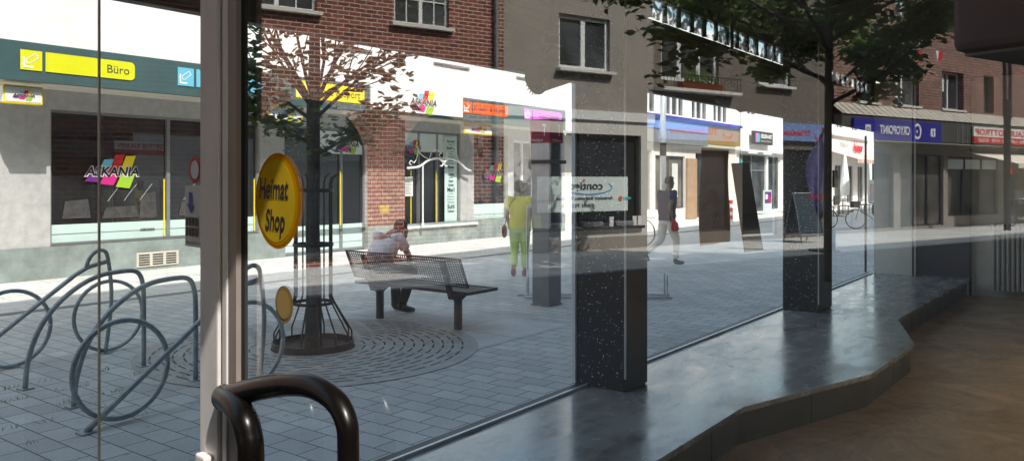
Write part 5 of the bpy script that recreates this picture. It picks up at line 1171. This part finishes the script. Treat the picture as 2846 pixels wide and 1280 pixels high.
# sheets hanging inside the glass
pA = thing('hanging_poster', 'brown poster back hanging flat in the second window', 'poster', (0, 0, 0))
m = MB(); vs = []
for i in range(9):
    for j in range(11): vs.append((6.69 + .68 * i / 8, 2.90 + .012 * math.sin(i * 1.3 + j * .5), 1.115 + .87 * j / 10))
m.add(vs, [(i * 11 + j, (i + 1) * 11 + j, (i + 1) * 11 + j + 1, i * 11 + j + 1) for i in range(8) for j in range(10)]); m.build('sheet', MT['card'], pA, smooth=True)
t = MB(); fr = ((7.3, 2.885, 0), (-1, 0, 0), (0, -1, 0)); text(t, 'Immobilien', fr, .08, 1.62, .06, .42, .02); text(t, '0800', fr, .12, 1.28, .09, .34, .03); t.build('lettering', MT['post_brown'], pA)
pB = thing('hanging_card', 'narrow dark card twisted on its thread beside the brown poster', 'card', (0, 0, 0))
m = MB(); m.add([(7.47, 2.92, 1.86), (7.62, 2.80, 1.87), (7.74, 2.70, 1.02), (7.60, 2.84, 1.00)], [(0, 1, 2, 3)]); m.build('sheet', MT['black'], pB)
m = MB(); m.tube([(7.55, 2.86, 1.87), (7.55, 2.86, 3.1)], .002, 4); m.build('thread', MT['black'], pB)
pC = thing('window_card', 'small black card stuck on the last window before the cafe', 'card', (0, 0, 0))
m = MB(); m.box(11.25, 11.5, 2.985, 2.99, 1.60, 1.83); m.build('sheet', MT['black'], pC)

# ================================================================== ENTRANCE DOOR (pane that mirrors the street)
AD = math.radians(80); ax_, ay_ = math.cos(AD), math.sin(AD); nx, ny = math.sin(AD), -math.cos(AD); PD = .70
def pp(s, z, o=0): return (nx * (PD + o) + ax_ * s, ny * (PD + o) + ay_ * s, z)
def pbox(mb, s0, s1, z0, z1, o0, o1):
    c = [pp(s, z, o) for z in (z0, z1) for s, o in ((s0, o0), (s1, o0), (s1, o1), (s0, o1))]
    return mb.add(c, [(3, 2, 1, 0), (4, 5, 6, 7), (0, 1, 5, 4), (1, 2, 6, 5), (2, 3, 7, 6), (3, 0, 4, 7)])
dr = thing('glass_door', 'reflecting glass door with a dark tubular pull handle', 'door', (0, 0, 0))
m = MB(); m.poly([pp(-1.3, .05), pp(1.486, .05), pp(1.486, 2.75), pp(-1.3, 2.75)]); m.build('pane', MT['pane_glass'], dr)
m = MB(); pbox(m, 1.487, 1.516, .02, 2.8, -.0058, .0); m.build('stile', MT['frame_dark'], dr)
m = MB(); pbox(m, -1.3, 1.486, 2.75, 2.85, -.02, .02); pbox(m, -1.3, 1.486, .01, .06, -.02, .02); m.build('rail', MT['frame_dark'], dr)
def cp(px, py, D):                                       # handle path measured from the photo, in metres along the view axes
    u, v = (px - 1423) / 2234, (500 - py) / 2234
    return (D * (.8028 + .5962 * u), D * (.5962 - .8028 * u), 1.7 + v * D)
def hd(px, py, o=.035):                                  # depth that keeps the tube o metres in front of the pane
    d = cp(px, py, 1.0); k = (d[0] * nx + d[1] * ny); return cp(px, py, (PD - o) / k)
HP = [hd(*q) for q in ((968, 2000), (968, 1500), (968, 1250), (962, 1170), (930, 1110), (870, 1073), (800, 1066), (720, 1078), (650, 1098), (622, 1108))]
HQ = [hd(622, 1100), hd(650, 1120, .05), hd(678, 1160, .06), hd(692, 1210, .06), hd(697, 1270, .06), hd(698, 1500, .06), hd(698, 2000, .06)]
MB().tube(smooth_path(HP, 5), [.0168 + .0065 * min(1, max(0, (k - 12) / 30)) for k in range(len(smooth_path(HP, 5)))], 20).build('pull_handle', MT['handle'], dr, smooth=True)
m = MB(); m.tube(smooth_path(HQ, 5), .0235, 20); m.ball(hd(622, 1104), .0235, .0235, .0235, 16, 10); m.build('pull_handle', MT['handle'], dr, smooth=True)
dp = thing('door_post', 'tall pale pinkish door post with grooves running floor to top', 'door frame', (0, 0, 0))
m = MB(); pbox(m, 1.557, 1.645, 0, 3.3, -.03, 0); m.build('profile', MT['post_pink'], dp, bevel=.004)
m = MB(); pbox(m, 1.541, 1.556, 0, 3.3, -.022, -.001); m.build('groove', MT['post_brown'], dp)
m = MB(); pbox(m, 1.518, 1.540, 0, 3.3, -.029, -.002); m.build('profile', MT['post_pink'], dp, bevel=.003)
m = MB(); pbox(m, 1.482, 1.517, 0, 3.3, -.026, -.016); m.build('inner_profile', MT['post_brown'], dp)
m = MB(); pbox(m, 1.487, 1.516, 0, 3.3, -.0158, -.006); m.build('seal', MT['rubber'], dp)
m = MB(); pbox(m, 1.575, 1.62, .98, 1.15, -.05, -.031); m.build('lock_case', MT['post_pink'], dp, bevel=.004)
sp_ = thing('side_glazing', 'fixed glass panes left of the door post with a thin upright joint', 'glazing', (0, 0, 0))
m = MB(); m.poly([pp(1.647, .02), pp(2.402, .02), pp(2.402, 3.2), pp(1.647, 3.2)]); m.build('pane', MT['side_glass'], sp_)
m = MB(); m.poly([pp(2.414, .02), pp(3.25, .02), pp(3.25, 3.2), pp(2.414, 3.2)]); m.build('pane', glassmat('clear side pane', .95, .02), sp_)
m = MB(); pbox(m, 2.401, 2.414, 0, 3.3, -.002, .002); m.build('joint', pm('glass edge strip', (.55, .52, .46), .4), sp_)
# stickers
def stickmat(name, col):
    m, nt, out = newmat(name); L = nt.links.new
    geo = N(nt, 'ShaderNodeNewGeometry'); n1 = N(nt, 'ShaderNodeTexNoise', Scale=14.0, Detail=4.0); L(geo.outputs['Position'], n1.inputs['Vector'])
    r = N(nt, 'ShaderNodeMapRange'); r.inputs['To Min'].default_value = .8; r.inputs['To Max'].default_value = 1.1; L(n1.outputs['Fac'], r.inputs['Value'])
    mx = N(nt, 'ShaderNodeMix', data_type='RGBA', blend_type='MULTIPLY'); mx.inputs[0].default_value = 1; mx.inputs[6].default_value = tuple(col[:3]) + (1,); L(r.outputs[0], mx.inputs[7])
    d = N(nt, 'ShaderNodeBsdfDiffuse'); t = N(nt, 'ShaderNodeBsdfTranslucent'); L(mx.outputs[2], d.inputs[0]); L(mx.outputs[2], t.inputs[0])
    a = N(nt, 'ShaderNodeMixShader'); a.inputs[0].default_value = .6; L(d.outputs[0], a.inputs[1]); L(t.outputs[0], a.inputs[2]); L(a.outputs[0], out.inputs[0]); return m
SA, SO, SY = stickmat('sticker amber foil', lin((242, 165, 20))), stickmat('sticker orange foil', lin((255, 205, 30))), stickmat('sticker yellow foil', lin((255, 242, 70)))
FRP = (pp(0, 0, -.002), (-ax_, -ay_, 0), (-nx, -ny, 0))
def disc(mb, s, z, rs, rz, off, n=40): return flat(mb, FRP, [(-s + rs * math.cos(2 * PI * k / n), z + rz * math.sin(2 * PI * k / n)) for k in range(n)], off)
k1 = thing('round_sticker', 'round yellow and orange sticker with black script on the glass door', 'sticker', (0, 0, 0))
disc(MB(), 1.361, 1.662, .0875, .0875, .001).build('rim', SA, k1)
disc(MB(), 1.363, 1.662, .080, .081, .0014).build('ring', SO, k1)
disc(MB(), 1.366, 1.662, .073, .076, .0018).build('centre', SY, k1)
t = MB(); text(t, 'Heimat', FRP, -1.430, 1.666, .040, .112, .022, .12, .0026); text(t, 'Shop', FRP, -1.405, 1.608, .040, .074, .022, .12, .0026); t.build('lettering', MT['text_black'], k1)
k2 = thing('small_round_sticker', 'small plain golden brown round sticker below the large one', 'sticker', (0, 0, 0))
disc(MB(), 1.335, 1.476, .0335, .0335, .001).build('disc', MT['gold'], k2); disc(MB(), 1.335, 1.476, .026, .026, .002).build('inner_disc', pm('dull gold', lin((170, 140, 80)), .5), k2)
k3 = thing('payment_sticker', 'white payment sticker with a blue arrow half behind the door post', 'sticker', (0, 0, 0))
m = MB(); flat(m, FRP, [(-1.79, 1.555), (-1.64, 1.555), (-1.64, 1.688), (-1.79, 1.688)], .001); m.build('sheet', MT['white_paint'], k3)
m = MB(); flat(m, FRP, [(-1.765, 1.675), (-1.75, 1.672), (-1.748, 1.645), (-1.738, 1.643), (-1.755, 1.627), (-1.775, 1.648), (-1.765, 1.648)], .003); m.build('arrow', MT['blue'], k3)
m = MB()
for a in (-1.782, -1.765, -1.748, -1.731):
    for b in (1.60, 1.578): flat(m, FRP, [(a, b), (a + .014, b), (a + .014, b + .019), (a, b + .019)], .003)
m.build('card_symbol', MT['text_black'], k3); t = text(MB(), 'electronic cash', FRP, -1.784, 1.561, .008, .13, 0, 0, .003); t.build('lettering', MT['text_black'], k3)
k4 = thing('prohibition_sticker', 'round red and white sticker peeking out above the payment sticker', 'sticker', (0, 0, 0))
disc(MB(), 1.735, 1.722, .034, .030, .001).build('rim', MT['red'], k4); disc(MB(), 1.735, 1.722, .022, .020, .002).build('centre', MT['text_white'], k4)

# small litter: bits on the paving
rnd = random.Random(21)
wdm = MB()
for k in range(60):
    x, y = rnd.uniform(2.3, 4.5), rnd.choice([5.6, 6.0, 6.4, 6.8, 7.2]) + rnd.gauss(0, .02)
    for j in range(5):
        d = Vector((rnd.gauss(0, .03), rnd.gauss(0, .03), rnd.uniform(.01, .05))); p = Vector((x + rnd.gauss(0, .03), y, .003)); wdm.add([p, p + Vector((.006, 0, 0)), p + d], [(0, 1, 2)])
o = wdm.build('weeds', MT['leaf_light']); tag(o, 'thin weeds growing in the paving joints', 'weeds', kind='stuff')
ltm = MB()
for k in range(120):
    x, y, r = rnd.uniform(2.5, 12), rnd.uniform(3.6, 9.5), rnd.uniform(.006, .022); a = rnd.uniform(0, 3)
    ltm.poly([(x + r * math.cos(a + i * 1.57) * (1 if i % 2 else .5), y + r * math.sin(a + i * 1.57) * (1 if i % 2 else .5), .008) for i in range(4)])
o = ltm.build('litter_specks', MT['stucco_light']); tag(o, 'scraps and fallen bits scattered on the paving', 'litter', kind='stuff')

# ================================================================== LIGHT, WORLD, CAMERA
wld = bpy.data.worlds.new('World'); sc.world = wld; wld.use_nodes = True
nt = wld.node_tree; nt.nodes.clear()
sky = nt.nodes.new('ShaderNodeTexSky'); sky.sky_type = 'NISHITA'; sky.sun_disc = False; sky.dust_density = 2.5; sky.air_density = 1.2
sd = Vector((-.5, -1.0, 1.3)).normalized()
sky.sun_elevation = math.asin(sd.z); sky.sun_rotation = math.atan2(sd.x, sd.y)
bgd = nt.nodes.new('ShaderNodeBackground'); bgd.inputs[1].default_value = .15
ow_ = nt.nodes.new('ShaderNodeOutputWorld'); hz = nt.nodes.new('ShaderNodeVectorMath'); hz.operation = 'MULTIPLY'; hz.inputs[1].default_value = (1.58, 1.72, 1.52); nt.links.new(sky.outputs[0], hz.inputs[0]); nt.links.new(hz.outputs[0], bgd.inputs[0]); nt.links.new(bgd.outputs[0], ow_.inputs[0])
sl = bpy.data.lights.new('sun', 'SUN'); sl.energy = 4.7; sl.angle = math.radians(.5); sl.color = (1, .96, .9)
so = bpy.data.objects.new('sun', sl); COL.objects.link(so); so.rotation_euler = (-sd).to_track_quat('-Z', 'Y').to_euler(); so.location = (0, -20, 30)
cam = bpy.data.cameras.new('camera'); co_ = bpy.data.objects.new('camera', cam); COL.objects.link(co_); sc.camera = co_
co_.location = (0, 0, 1.7); co_.rotation_euler = (math.radians(90), 0, math.radians(-53.4))
cam.sensor_width = 36; cam.lens = 36 * 2234 / 2846; cam.shift_y = -140 / 2846; cam.clip_end = 500; cam.clip_start = .05
sc.view_settings.view_transform = 'Standard'; sc.view_settings.look = 'None'; sc.view_settings.exposure = 0
sc.render.engine = 'CYCLES'; cy = sc.cycles
cy.max_bounces = 8; cy.diffuse_bounces = 4; cy.glossy_bounces = 4; cy.transparent_max_bounces = 16; cy.caustics_reflective = False; cy.caustics_refractive = False
cy.use_denoising = True; cy.denoiser = 'OPENIMAGEDENOISE'; cy.sample_clamp_indirect = 6
